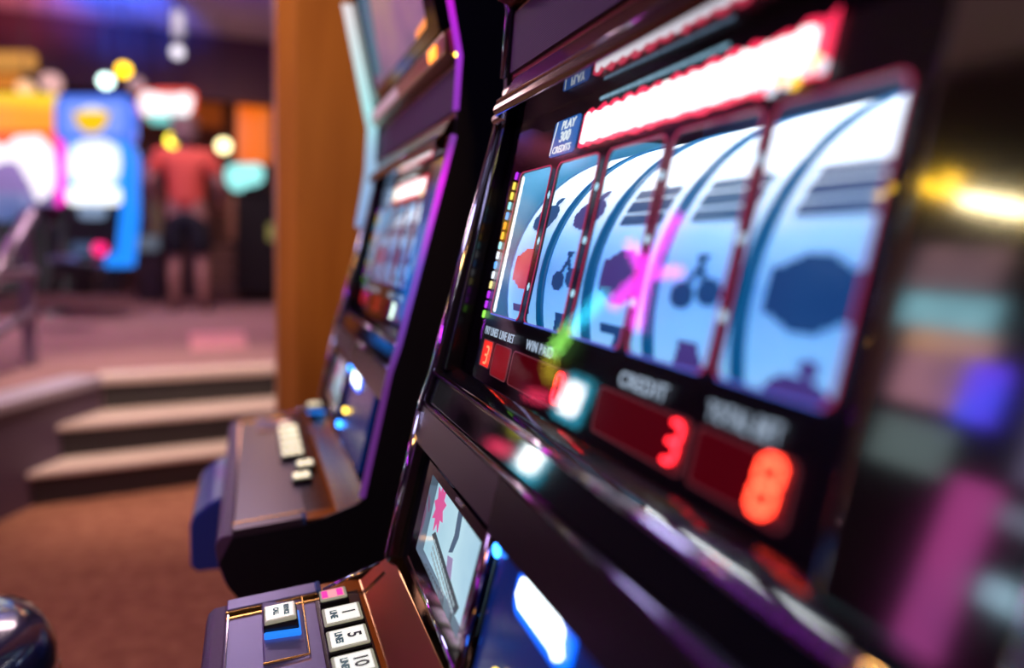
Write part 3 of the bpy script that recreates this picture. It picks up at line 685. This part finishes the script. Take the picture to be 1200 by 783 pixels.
# ------------------------------------------------------------------ far machines and fittings
def pbox(b, px0, py0, px1, py1, Y, depth, bevel=.02):
    A = at(px0, py0, Y); B = at(px1, py1, Y)
    return b.box((A.x, Y, B.z), (B.x, Y+depth, A.z), bevel)
def ppoly(pts, Y, thick):
    """upright plate standing at distance Y with an outline given as a list of picture points"""
    w = [at(px, py, Y) for px, py in pts]; b = bmesh.new()
    A = [b.verts.new((p.x, Y, p.z)) for p in w]; B = [b.verts.new((p.x, Y+thick, p.z)) for p in w]; n = len(w)
    b.faces.new(A); b.faces.new(B[::-1])
    for i in range(n): b.faces.new((A[i], B[i], B[(i+1) % n], A[(i+1) % n]))
    bmesh.ops.recalc_face_normals(b, faces=b.faces); return MB().add(b)
def rpx(x0, y0, x1, y1, r, n=5): return rrect(x0, y0, x1, y1, r, n)
cab_black = mat('cabinet_black', (.012, .011, .014), .4)
# blue cabinet
Yb = 7.0
def base_at(px0, px1, Y, d): return ((X(px0, Y)+X(px1, Y))/2, Y+d/2, UP)
bc = empty('arcade_cabinet', base_at(68, 157, Yb, .6), 'blue-framed arcade cabinet with rounded blue header and white screen', 'arcade cabinet', 'lit arcade cabinets on the raised floor')
b = MB(); pbox(b, 70, 236, 142, 345, Yb+.05, .55); pbox(b, 74, 150, 140, 240, Yb+.1, .5); b.build('body', cab_black, bc)
hd = ppoly(rpx(64, 111, 156, 166, 13), Yb-.02, .3).build('header', glow('arcade_header_blue', (.08, .22, 1.), 1.0), bc)
ppoly(rpx(74, 119, 146, 158, 9), Yb-.03, .012).build('header_face', glow('arcade_header_face', (.22, .36, 1.), 1.0), hd)
ppoly([(86, 131)]+[(107+21*math.cos(a*math.pi/14), 131+25*math.sin(a*math.pi/14)) for a in range(14, -1, -1)], Yb-.05, .012).build('yellow_bowl', glow('arcade_yellow', (1., .62, .0), 1.0), hd)
ppoly([(91, 131), (125, 131), (118, 126), (108, 124), (98, 126)], Yb-.05, .012).build('white_cap', glow('arcade_white', (1., 1., 1.), 1.0), hd)
ppoly(rpx(66, 160, 72, 240, 2), Yb-.01, .4).build('edge_glow', glow('arcade_magenta', (1., .0, .55), 1.6), bc)
ppoly([(142, 167), (154, 170), (157, 180), (157, 255), (151, 313), (122, 313), (124, 300), (136, 296), (142, 240)], Yb-.03, .35).build('side_light', glow('arcade_side_blue', (.01, .25, 1.), 1.25), bc)
ppoly([(78, 190), (84, 172), (98, 164), (122, 163), (138, 172), (143, 190), (138, 208), (128, 217), (90, 217), (81, 208)], Yb-.03, .05).build('screen', glow('arcade_screen_white', (.92, .97, 1.), 1.25), bc)
ppoly(rpx(76, 164, 145, 238, 12), Yb-.005, .05).build('screen_surround', glow('arcade_surround', (.10, .45, 1.), 1.1), bc)
ppoly(rpx(78, 219, 142, 240, 8), Yb-.03, .05).build('lower_screen', glow('arcade_screen_low', (.9, .95, 1.), 1.6), bc)
ppoly(rpx(92, 240, 122, 256, 6), Yb-.05, .1).build('controls', glow('arcade_controls', (.35, .5, .75), .6), bc)
c = at(117, 292, Yb-.1); MB().sphere(c, .055).build('push_button', glow('arcade_button_red', (1., .01, .18), 1.6), bc, True)
ppoly(rpx(84, 284, 108, 300, 4), Yb-.06, .1).build('coin_door', glow('coin_door_blue', (.12, .2, .4), .4), bc)
# yellow cabinet
Yy = 7.3
yc_ = empty('arcade_cabinet', base_at(-22, 64, Yy, .6), 'arcade cabinet with broad yellow marquee and glowing white screen, cut by the left edge', 'arcade cabinet', 'lit arcade cabinets on the raised floor')
b = MB(); pbox(b, -24, 240, 62, 345, Yy+.05, .55); pbox(b, -24, 150, 62, 242, Yy+.1, .5); b.build('body', cab_black, yc_)
ppoly(rpx(-26, 109, 66, 152, 4), Yy-.05, .35).build('marquee', glow_ramp('marquee_yellow', 2, 1.72, 2.12, [(0., (1., .36, .0)), (.25, (1., .66, .0)), (.7, (1., .70, .0)), (1., (1., .45, .0))], 1.1), yc_)
ppoly(rpx(-26, 150, 66, 176, 3), Yy-.02, .3).build('lower_marquee', glow('marquee_orange_red', (1., .12, .01), 1.2), yc_)
ppoly([(-10, 165), (6, 172), (18, 160), (46, 158), (60, 172), (64, 200), (62, 222), (44, 236), (34, 214), (20, 190), (4, 188), (-10, 194)], Yy-.06, .05).build('screen', glow('screen_white', (1., .95, 1.), 1.3), yc_)
ppoly(rpx(-24, 174, 66, 240, 4), Yy-.01, .05).build('screen_surround', glow_ramp('surround_lilac', 2, 1.0, 1.75, [(0., (.30, .22, .55)), (.5, (.45, .3, .75)), (1., (1., .5, .1))], .7, (6, .5)), yc_)
ppoly(rpx(61, 112, 69, 240, 3), Yy+.02, .4).build('edge_glow', glow('arcade_magenta', (1., .0, .55), 1.6), yc_)
ppoly(rpx(-20, 225, 28, 258, 8), Yy-.25, .25).build('control_panel', glow_ramp('control_panel_blue', 2, .8, 1.2, [(0., (.1, .2, .55)), (.5, (.3, .35, .75)), (1., (.6, .4, .7))], .6, (8, .8)), yc_)
# dark ride seat in front of the cabinets
Ys = 6.1
st_ = empty('racing_chair', base_at(52, 116, Ys, .5), 'dark low chair with painted bluish sheen in front of the blue cabinet', 'chair')
b = MB(); pbox(b, 50, 262, 70, 345, Ys+.25, .12, .03); b.build('backrest', cab_black, st_)
b = MB(); pbox(b, 56, 306, 112, 326, Ys, .42, .03); b.build('seat_cushion', mat('seat_vinyl', (.02, .025, .03), .3), st_)
seat_glow = mat('seat_sheen_blue', (.25, .35, .55), .3, .5)
b = MB(); pbox(b, 56, 300, 80, 308, Ys-.02, .3, .01); b.build('sheen', seat_glow, st_)  # blue-grey strip paints the chair's bluish highlight
b = MB(); pbox(b, 82, 320, 110, 346, Ys+.1, .2, .02); b.build('pedestal', cab_black, st_)
b = MB(); pbox(b, 52, 356, 82, 372, Ys-.15, .35, .02); 
bb = st_.location
b = MB(); A = onz(52, 372, UP); B = onz(84, 366, UP); b.box((A.x, A.y, UP), (B.x, A.y+.45, UP+.05), .01); b.build('foot_plate', mat('foot_plate_steel', (.45, .55, .52), .3, .7), st_)

# person in the red shirt, seen from behind
def skin(verts, edges, root, sub=2):
    me = bpy.data.meshes.new('tmp'); me.from_pydata([v[0] for v in verts], edges, [])
    o = bpy.data.objects.new('tmp', me); col.objects.link(o)
    o.modifiers.new('Skin', 'SKIN')
    for i, v in enumerate(verts):
        d = me.skin_vertices[0].data[i]; r = v[1]; d.radius = (r, r) if not isinstance(r, tuple) else r; d.use_root = (i == root)
    if sub: s_ = o.modifiers.new('Sub', 'SUBSURF'); s_.levels = sub; s_.render_levels = sub
    out = bpy.data.meshes.new_from_object(o.evaluated_get(bpy.context.evaluated_depsgraph_get()))
    bpy.data.objects.remove(o); bpy.data.meshes.remove(me); return out
ft = onz(222, 363, UP)
pers = empty('person', (ft.x, ft.y, UP), 'person in a red t-shirt, black shorts and dark shoes standing with back turned', 'person')
PM = Matrix.Translation((ft.x, ft.y-.1, UP)) @ Matrix.Rotation(R(-6), 4, 'Z') @ Matrix.Scale(1.055, 4)
skin_m = mat('skin', (.55, .27, .22), .55)
V = [((0, 0, .98), .135), ((0, .01, 1.12), .13), ((0, .01, 1.28), .145), ((0, .0, 1.42), .13), ((0, -.005, 1.50), .062), ((0, .01, 1.57), .058), ((0, .02, 1.655), .098), ((0, .015, 1.725), .085),
     ((.10, 0, .93), .098), ((.125, .02, .50), .062), ((.13, -.025, .32), .058), ((.135, -.02, .085), .040), ((.145, .06, .035), .036), ((.155, .15, .03), .03),
     ((-.10, 0, .93), .098), ((-.115, .03, .50), .062), ((-.12, -.02, .32), .058), ((-.12, -.01, .085), .040), ((-.135, .07, .035), .036), ((-.145, .16, .03), .03),
     ((.20, -.005, 1.435), .062), ((.305, -.03, 1.18), .047), ((.27, .16, 1.02), .036), ((.255, .215, .995), .032),
     ((-.20, -.005, 1.435), .062), ((-.305, -.03, 1.18), .047), ((-.27, .16, 1.02), .036), ((-.255, .215, .995), .032)]
Ed = [(0, 1), (1, 2), (2, 3), (3, 4), (4, 5), (5, 6), (6, 7), (0, 8), (8, 9), (9, 10), (10, 11), (11, 12), (12, 13), (0, 14), (14, 15), (15, 16), (16, 17), (17, 18), (18, 19), (3, 20), (20, 21), (21, 22), (22, 23), (3, 24), (24, 25), (25, 26), (26, 27)]
body = MB(); body.add_mesh(skin(V, Ed, 0), PM)
for sgn in (1, -1):
    w = Vector((.255*sgn, .215, .995)); fwd = Vector((-.08*sgn, .95, -.28)).normalized(); side = Vector((-sgn, 0, 0))
    side = (side-fwd*side.dot(fwd)).normalized()
    body.add_mesh(skin([(w-fwd*.03, (.03, .022)), (w+fwd*.03, (.04, .018)), (w+fwd*.075, (.042, .015))], [(0, 1), (1, 2)], 0, 1), PM)
    for k, L in enumerate((.07, .08, .075, .058)):
        p = w+fwd*.07+side*(.030-.02*k)
        body.add_mesh(skin([(p, .0095), (p+fwd*L*.5+Vector((0, 0, -.006)), .009), (p+fwd*L+Vector((0, 0, -.026)), .0078)], [(0, 1), (1, 2)], 0, 1), PM)
    p = w+fwd*.02+side*.03
    body.add_mesh(skin([(p, .012), (p+side*.03+fwd*.025, .0105), (p+side*.04+fwd*.055, .009)], [(0, 1), (1, 2)], 0, 1), PM)
    e = MB(); 
    body.add_mesh(skin([((.092*sgn, .0, 1.62), (.012, .02)), ((.098*sgn, -.008, 1.655), (.012, .022)), ((.094*sgn, -.01, 1.68), (.01, .016))], [(0, 1), (1, 2)], 0, 1), PM)
body.add_mesh(skin([((0, .112, 1.665), .012), ((0, .128, 1.642), .016), ((0, .118, 1.632), .014)], [(0, 1), (1, 2)], 0, 1), PM)
body.add_mesh(skin([((-.025, .112, 1.60), .008), ((0, .117, 1.60), .010), ((.025, .112, 1.60), .008)], [(0, 1), (1, 2)], 0, 1), PM)
bd = body.build('body', skin_m, pers, True)
shirt_v = [((0, .0, .88), (.185, .15)), ((0, .01, 1.12), (.18, .145)), ((0, .01, 1.29), (.19, .155)), ((0, .0, 1.42), (.165, .125)), ((0, 0, 1.49), .085), ((.20, -.005, 1.43), .088), ((.275, -.022, 1.25), .078), ((-.20, -.005, 1.43), .088), ((-.275, -.022, 1.25), .078)]
b = MB(); b.add_mesh(skin(shirt_v, [(0, 1), (1, 2), (2, 3), (3, 4), (3, 5), (5, 6), (3, 7), (7, 8)], 0), PM); b.build('shirt', mat('red_shirt', (.80, .09, .06), .75, noise=(5, (.90, .14, .10), .3)), pers, True)
sv = [((0, 0, .95), (.17, .135)), ((.105, 0, .86), .122), ((.122, .01, .50), .112), ((-.105, 0, .86), .122), ((-.115, .015, .50), .112), ((0, 0, 1.0), (.16, .13))]
b = MB(); b.add_mesh(skin(sv, [(0, 1), (1, 2), (0, 3), (3, 4), (0, 5)], 0), PM); b.build('shorts', mat('black_shorts', (.012, .010, .018), .8), pers, True)
b = MB(); b.add_mesh(skin([((0, -.015, 1.66), .108), ((0, -.01, 1.735), .10), ((0, -.02, 1.60), .085)], [(0, 1), (0, 2)], 0), PM); b.build('hair', mat('hair_brown', (.20, .11, .12), .7), pers, True)
for xx, yy_ in ((.138, 0), (-.127, .01)):
    b = MB(); b.add_mesh(skin([((xx, yy_-.045, .045), .048), ((xx+.008*(1 if xx > 0 else -1), yy_+.06, .04), .050), ((xx+.016*(1 if xx > 0 else -1), yy_+.165, .032), .040), ((xx, yy_-.02, .10), .052)], [(0, 1), (1, 2), (0, 3)], 0), PM); b.build('shoe', mat('dark_shoe', (.04, .03, .035), .6), pers, True)
for sgn in (-1, 1):
    b = MB(); b.add_mesh(skin([((.032*sgn, .104, 1.672), .009), ((.034*sgn, .108, 1.672), .008)], [(0, 1)], 0, 1), PM); b.build('eye', mat('eye_dark', (.05, .04, .04), .2), pers, True)

# steps and low wall behind the person
Yw = 10.2
wood_m = mat('step_wood', (.16, .075, .055), .6, noise=(6, (.22, .11, .075), .3))
fl2 = empty('back_stairs', (X(285, Yw), Yw+.4, UP), kind='structure')
xl, xr = X(240, Yw), .94
for k in range(4):
    z0, z1 = UP+.16*k, UP+.16*(k+1); y0 = Yw-.9+.28*k
    stp = MB().box((xl, y0, UP), (xr, 11.1 if k == 3 else y0+.29, z1-.03)).build('step', wood_m, fl2)
    MB().box((xl-.01, y0-.02, z1-.03), (xr, y0+.29, z1), .006).build('nosing', mat('step_nosing', (.34, .19, .17), .5), stp)
o = MB().box((X(157, 9.6), 9.6, UP), (X(238, 9.6)-.05, 9.8, Z(292, 9.6))).build('low_wall', mat('low_wall_plum', (.09, .035, .05), .6)); settle(o)
tag(o, kind='structure')
# kiosk with cyan screen
Yk = 8.9
kk = empty('game_kiosk', base_at(268, 322, Yk, .5), 'dark game kiosk with a bright cyan screen next to the wooden post', 'kiosk')
b = MB(); pbox(b, 274, 222, 330, 345, Yk, .5); b.build('body', cab_black, kk)
b = MB(); pbox(b, 266, 190, 314, 226, Yk-.06, .2); b.build('screen_housing', cab_black, kk)
ppoly([(264, 199), (270, 193), (303, 192), (309, 198), (308, 212), (300, 217), (289, 218), (282, 224), (272, 222), (265, 213)], Yk-.08, .03).build('screen', glow('kiosk_cyan', (.35, .95, .92), 1.25), kk)
ppoly(rpx(266, 228, 276, 282, 3), Yk-.04, .2).build('side_panel', mat('kiosk_tan', (.35, .17, .10), .6), kk)
ppoly(rpx(314, 262, 324, 282, 3), Yk-.04, .05).build('indicator', glow('kiosk_amber', (.5, .42, .12), .5), kk)
# dark cabinet left of the person
Yd = 9.0
dc = empty('game_cabinet', base_at(158, 186, Yd, .5), 'dim purple-black game cabinet just left of the person in red', 'cabinet')
b = MB(); A = at(158, 176, Yd); B = at(190, 345, Yd); b.box((A.x, Yd, UP), (B.x, Yd+.5, A.z), .02); b.build('body', mat('dim_cabinet', (.05, .03, .055), .5), dc)
ppoly(rpx(160, 190, 178, 212, 4), Yd-.02, .03).build('screen', glow('dim_lilac', (.16, .13, .3), .5), dc)
ppoly(rpx(176, 225, 190, 276, 4), Yd-.02, .03).build('side_panel', mat('olive_panel', (.22, .19, .10), .6), dc)
ppoly(rpx(160, 276, 186, 294, 4), Yd-.06, .1).build('control_panel', glow('dim_panel_blue', (.25, .3, .4), .4), dc)
# neon plaque
Yn = 9.3
ns = empty('neon_sign', (X(194, Yn), Yn+.05, Z(143, Yn)), 'white glowing plaque sign with red edge and teal underside hanging above the person', 'sign')
ppoly([(164, 112), (172, 107), (190, 111), (205, 111), (218, 109), (226, 113), (224, 126), (218, 140), (176, 140), (168, 132), (163, 121)], Yn, .05).build('plaque', glow('plaque_white', (1., .97, 1.), 1.5), ns)
ppoly([(160, 118), (166, 105), (190, 104), (222, 104), (230, 110), (228, 128), (220, 136), (166, 136)], Yn+.055, .03).build('red_edge', glow('plaque_red', (1., .08, .04), 1.3), ns)
ppoly([(168, 134), (220, 134), (216, 144), (178, 144)], Yn-.01, .05).build('teal_edge', glow('plaque_teal', (.2, .8, .75), 1.1), ns)
for px in (176, 214):
    A = at(px, 106, Yn); MB().tube([(A.x, Yn+.04, A.z), (A.x, Yn+.04, 3.6)], .012, 8).build('hanger', cab_black, ns)
# orange wall panels and banner
ow = mat('orange_panel', (.42, .12, .03), .6, emis=(1., .2, .02), es=.12)
for i, (a0, b0, a1, b1, lab) in enumerate(((166, 98, 224, 148, 'dim orange wall panel behind the white plaque sign'), (226, 100, 262, 150, 'dim orange wall panel between the plaque sign and the orange banner'))):
    o = pbox(MB(), a0, b0, a1, b1, 11.08, .06, .01).build('wall_panel', ow); settle(o); tag(o, lab, 'panel')
Yo = 10.0
bn = empty('orange_banner', (X(296, Yo), Yo, Z(193, Yo)), 'bright orange banner hanging just left of the wooden post', 'banner')
ppoly(rpx(277, 106, 318, 192, 3), Yo, .03).build('cloth', glow_ramp('banner_orange', 0, -.25, .3, [(0., (.6, .16, .07)), (.3, (1., .15, .0)), (.6, (1., .17, .0)), (1., (.65, .15, .04))], .95), bn)
ppoly(rpx(274, 103, 320, 107, 1), Yo-.01, .04).build('bar', cab_black, bn)
A = at(297, 104, Yo); MB().tube([(A.x, Yo, A.z), (A.x, Yo, 3.6)], .012, 8).build('hanger', cab_black, bn)
# globe lamps
def lamp(px, py, Y, color, s, r, lab):
    c = at(px, py, Y); t = empty('globe_lamp', (c.x, c.y, c.z-r), lab, 'lamp', 'round pendant lamps over the raised floor')
    MB().sphere(c, r).build('globe', glow('lamp_%d_%d' % (px, py), color, s), t, True)
    MB().tube([(c.x, c.y, c.z+r*.9), (c.x, c.y, 3.6)], .006, 6).build('cord', cab_black, t)
    MB().lathe((c.x, c.y, c.z+r*.85), [(r*.45, 0), (r*.45, r*.5), (r*.2, r*.7)], 16).build('cap', cab_black, t)
lamp(203, 165, 8.4, (.95, .78, .06), 4.5, .07, 'small yellow globe lamp just above the shoulder of the person in red')
lamp(262, 171, 8.7, (1., .85, .42), 4.5, .07, 'small cream globe lamp between the person and the orange banner')
lamp(124, 95, 8., (.72, 1., .92), 5., .06, 'small white globe lamp above the blue arcade cabinet, left of the amber one')
lamp(145, 82, 8., (1., .55, .0), 5., .06, 'small amber globe lamp, the higher of the pair above the blue cabinet')
lamp(208, 61, 7.4, (.62, .58, .66), 2.2, .055, 'dim white globe lamp hung highest, under the ceiling right of the blue glow')
lamp(60, 97, 8.6, (.55, .30, .28), 1.6, .10, 'dull pink globe lamp above the yellow arcade cabinet')
lamp(160, 99, 9., (.4, .22, .24), 1.3, .08, 'dull rose globe lamp at the left corner of the white plaque sign')
lamp(30, 104, 8.2, (.9, .5, .25), 1.4, .08, 'faint orange globe lamp low over the yellow marquee at the left edge')
# spotlight can above the highest lamp
c = at(209, 30, 7.7); t = empty('spotlight', (c.x, c.y, at(209, 44, 7.7).z), 'pale cylindrical spotlight can under the ceiling above a dim globe lamp', 'spotlight')
zt, zb = at(209, 14, 7.7).z, at(209, 44, 7.7).z
MB().lathe((c.x, c.y, 0), [(.045, zb), (.06, zb+.01), (.06, zt-.02), (.045, zt)], 20).build('can', mat('can_grey', (.45, .55, .58), .4, emis=(.4, .6, .65), es=.10), t, True)
MB().tube([(c.x, c.y, zt), (c.x, c.y, 3.6)], .01, 8).build('stem', cab_black, t)
# amber light box on the far left under the soffit
o = ppoly(rpx(-20, 60, 40, 80, 5), 9.48, .1195).build('light_box', glow('amber_box', (.85, .38, .08), .75)); settle(o)
tag(o, 'long amber light box under the soffit at the upper left edge', 'light')
o2 = ppoly(rpx(-20, 86, 26, 104, 4), 9.48, .1195).build('light_box', glow('orange_box', (.8, .25, .03), .8)); settle(o2)
tag(o2, 'orange light box just above the yellow marquee at the left edge', 'light')

# ------------------------------------------------------------------ across the aisle, out of view: what the glass and polished post mirror
def wall_tube(pts, r): return MB().tube(pts, r, 8)
WX = -2.68
star = empty('neon_star', (WX, 5.85, 1.8), 'magenta neon star on the left wall, seen only mirrored in the reel glass', 'sign')
for k in range(5):
    a = R(90+72*k+12); c_ = Vector((WX, 5.85, 2.22))
    L = (.62, .52, .55, .5, .6)[k]
    MB().tube([c_, c_+Vector((0, math.cos(a)*L, math.sin(a)*L))], .045, 8).build('ray', glow('neon_magenta', (1., .05, .9), 16.), star, True)
arc = empty('neon_arc', (WX, 6.85, 1.1), 'cyan to green neon arc on the left wall, mirrored beside the magenta star', 'sign')
MB().tube([(WX, 6.47, 2.0), (WX, 6.62, 1.8), (WX, 6.85, 1.6)], .05, 8).build('cyan_tube', glow('neon_cyan', (.05, .75, 1.), 10.), arc, True)
MB().tube([(WX, 6.87, 1.6), (WX, 6.98, 1.42), (WX, 7.05, 1.25)], .055, 8).build('green_tube', glow('neon_green', (.35, 1., .15), 9.), arc, True)
MB().tube([(WX, 7.05, 1.23), (WX, 7.0, 1.08), (WX, 6.8, 1.0)], .055, 8).build('yellow_tube', glow('neon_yellow', (.9, .8, .05), 3.), arc, True)
wd = empty('wall_display', (WX, 6.22, .68), 'white display with cyan surround on the left wall, mirrored over the meters', 'display')
MB().box((WX-.03, 5.98, .68), (WX, 6.46, 1.13), .05).build('surround', glow('display_cyan', (.05, .6, .85), 5.), wd)
MB().box((WX, 6.06, .76), (WX+.02, 6.38, 1.05), .008).build('screen', glow('display_white', (1., .97, .95), 22.), wd)
pk = empty('neon_strip', (WX, 6.95, .7), 'short red neon strip on the left wall, mirrored in the second meter window', 'sign')
MB().tube([(WX, 6.75, .80), (WX, 7.2, .74)], .05, 8).build('tube', glow('neon_red', (1., .05, .15), 6.), pk, True)
yb = empty('yellow_tube_lamp', (WX, 2.9, 2.72), 'bright yellow tube lamp with bulbs, mirrored as a yellow streak at the right edge', 'lamp')
MB().tube([(WX, 2.5, 2.62), (WX, 2.86, 2.70)], .025, 8).build('tube', glow('tube_yellow_white', (1., .9, .45), 22.), yb, True)
for y_, z_ in ((2.95, 2.84), (3.05, 2.86), (2.98, 2.92), (3.15, 2.9), (3.42, 2.98), (3.5, 2.94), (2.42, 2.72), (2.38, 2.64)):
    MB().sphere((WX, y_, z_-.09), .032).build('bulb', glow('bulb_yellow', (1., .62, .02), 11.), yb, True)
ag = empty('wall_arcade', (WX+.15, 2.5, 0), 'tall arcade cabinet with pink header and blue square, mirrored at the right edge', 'arcade cabinet')
def wa(name, y0, z0, y1, z1, c, c2, st, d=.02):
    """lit panel on the front of the wall cabinet"""
    k = .89; q = lambda y: .18+k*(y-.18); w = lambda z: 1.1+k*(z-1.1)
    MB().box((WX+.3, q(y0), w(z0)), (WX+.3+d, q(y1), w(z1)), .004).build(name, glow_ramp('wall_cabinet_'+name, 2, 0., 2.5, [(0., c2), (.4, c), (.6, c), (.8, c2), (1., c)], st, (3, 1.)), ag)
MB().box((WX-.06, 1.2, 0), (WX+.3, 2.85, 2.4)).build('body', cab_black, ag)
wa('header', 2.5, 2.2, 3.0, 2.44, (.75, .42, .40), (.3, .18, .2), 1.1)
wa('screen', 2.44, 1.99, 2.98, 2.17, (.40, .95, 1.), (.25, .6, .65), 1.7)
wa('band', 2.40, 1.86, 2.88, 1.98, (1., .55, .2), (.7, .4, .3), 1.5)
wa('panel', 2.42, 1.58, 2.86, 1.85, (.80, .40, .46), (.4, .22, .28), 1.15)
wa('side_display', 2.28, 1.55, 2.46, 1.84, (.04, .10, 1.), (.16, .04, .9), 3., .03)
wa('pole_light', 2.12, .25, 2.34, 1.3, (.85, .12, .5), (.4, .1, .4), 1.1, .03)
wa('shelf_light', 1.72, .82, 2.06, .94, (.5, .85, .95), (.3, .5, .6), 1.8)
wa('grey_panel', 1.45, 1.35, 2.1, 1.9, (.28, .27, .42), (.15, .15, .25), .9)
wa('pale_bar', 1.5, 1.15, 2.1, 1.25, (.4, .5, .62), (.25, .3, .4), .9)
wa('lower_panel', 2.42, 1.25, 2.85, 1.5, (.28, .42, .38), (.1, .16, .15), .9)
vt = empty('violet_fill_tube', (WX, -.4, 2.28), 'long violet tube added out of view on the left wall for violet highlights', 'lamp')  # unseen tube, added to give the chrome edges violet highlights
MB().tube([(WX, -2.2, 2.35), (WX, 1.3, 2.35)], .04, 10).build('tube', glow('fill_violet', (.62, .04, 1.), 14.), vt, True)
MB().box((-2.7485, 5.2, 1.62), (WX-.04, 6.38, 2.86), .004).build('backing_board', cab_black, star)
MB().box((-2.7485, 6.42, 0.95), (WX-.04, 7.15, 2.08), .004).build('backing_board', cab_black, arc)
MB().box((-2.7485, 6.7, 0.485), (WX-.04, 7.25, 0.88), .004).build('backing_board', cab_black, pk)
MB().box((-2.7485, 6.0, 0.7), (WX-.04, 6.44, 1.1), .004).build('backing_board', cab_black, wd)
MB().box((-2.7485, 2.34, 2.55), (WX-.04, 3.56, 3.05), .004).build('backing_board', cab_black, yb)
MB().box((-2.7485, -2.25, 2.28), (WX-.04, 1.35, 2.42), .004).build('backing_board', cab_black, vt)
# ------------------------------------------------------------------ light
W_ = bpy.data.worlds.new('world'); sc.world = W_; W_.use_nodes = True
W_.node_tree.nodes['Background'].inputs[0].default_value = (.25, .2, .35, 1); W_.node_tree.nodes['Background'].inputs[1].default_value = .03
def light(name, kind, loc, color, e, size=.2, target=None, spot=60, blend=.5):
    l = bpy.data.lights.new(name, kind); l.color = color; l.energy = e
    if kind == 'AREA': l.shape = 'DISK'; l.size = size
    else: l.shadow_soft_size = size
    if kind == 'SPOT': l.spot_size = R(spot); l.spot_blend = blend
    o = bpy.data.objects.new(name, l); col.objects.link(o); o.location = loc
    if target is not None: o.rotation_euler = (Vector(target)-Vector(loc)).to_track_quat('-Z', 'Y').to_euler()
    return o
light('aisle_lamp', 'AREA', (-1.1, .6, 3.5), (.60, .60, 1.), 22, .9, (-.3, .9, 0))
light('post_spot', 'SPOT', (-.9, .9, 3.2), (1., .56, .14), 160, .12, (.2, 2.2, 1.5), 26, .8)
light('amber_lamp', 'SPOT', (-.1, -1.4, 3.2), (1., .5, .12), 85, .15, (.12, .75, .8), 45, .7)
light('stairs_lamp', 'SPOT', (-.5, 3.0, 3.5), (1., .78, .64), 430, .2, (-.3, 4.05, .3), 46, .8)
light('floor_lamp_warm', 'SPOT', (-1.0, 2.1, 3.5), (1., .66, .54), 105, .3, (-.75, 2.4, 0), 50, .8)
light('raised_lamp', 'AREA', (-.7, 6.6, 3.5), (1., .70, .78), 60, 1.2, (-.7, 6.7, .5))
light('back_lamp', 'POINT', (-.2, 9.0, 2.6), (1., .45, .25), 9, .2)
light('ceiling_pink', 'SPOT', (-2.35, 7.6, 2.7), (1., .16, .24), 260, .1, (-2.35, 8.7, 3.6), 60, .9)
light('ceiling_blue', 'SPOT', (-1.3, 7.4, 2.75), (.02, .12, 1.), 620, .1, (-1.3, 8.6, 3.6), 58, .9)
light('ceiling_violet', 'SPOT', (-.1, 7.2, 2.9), (.35, .08, 1.), 16, .1, (.1, 8.0, 3.6), 80, .8)
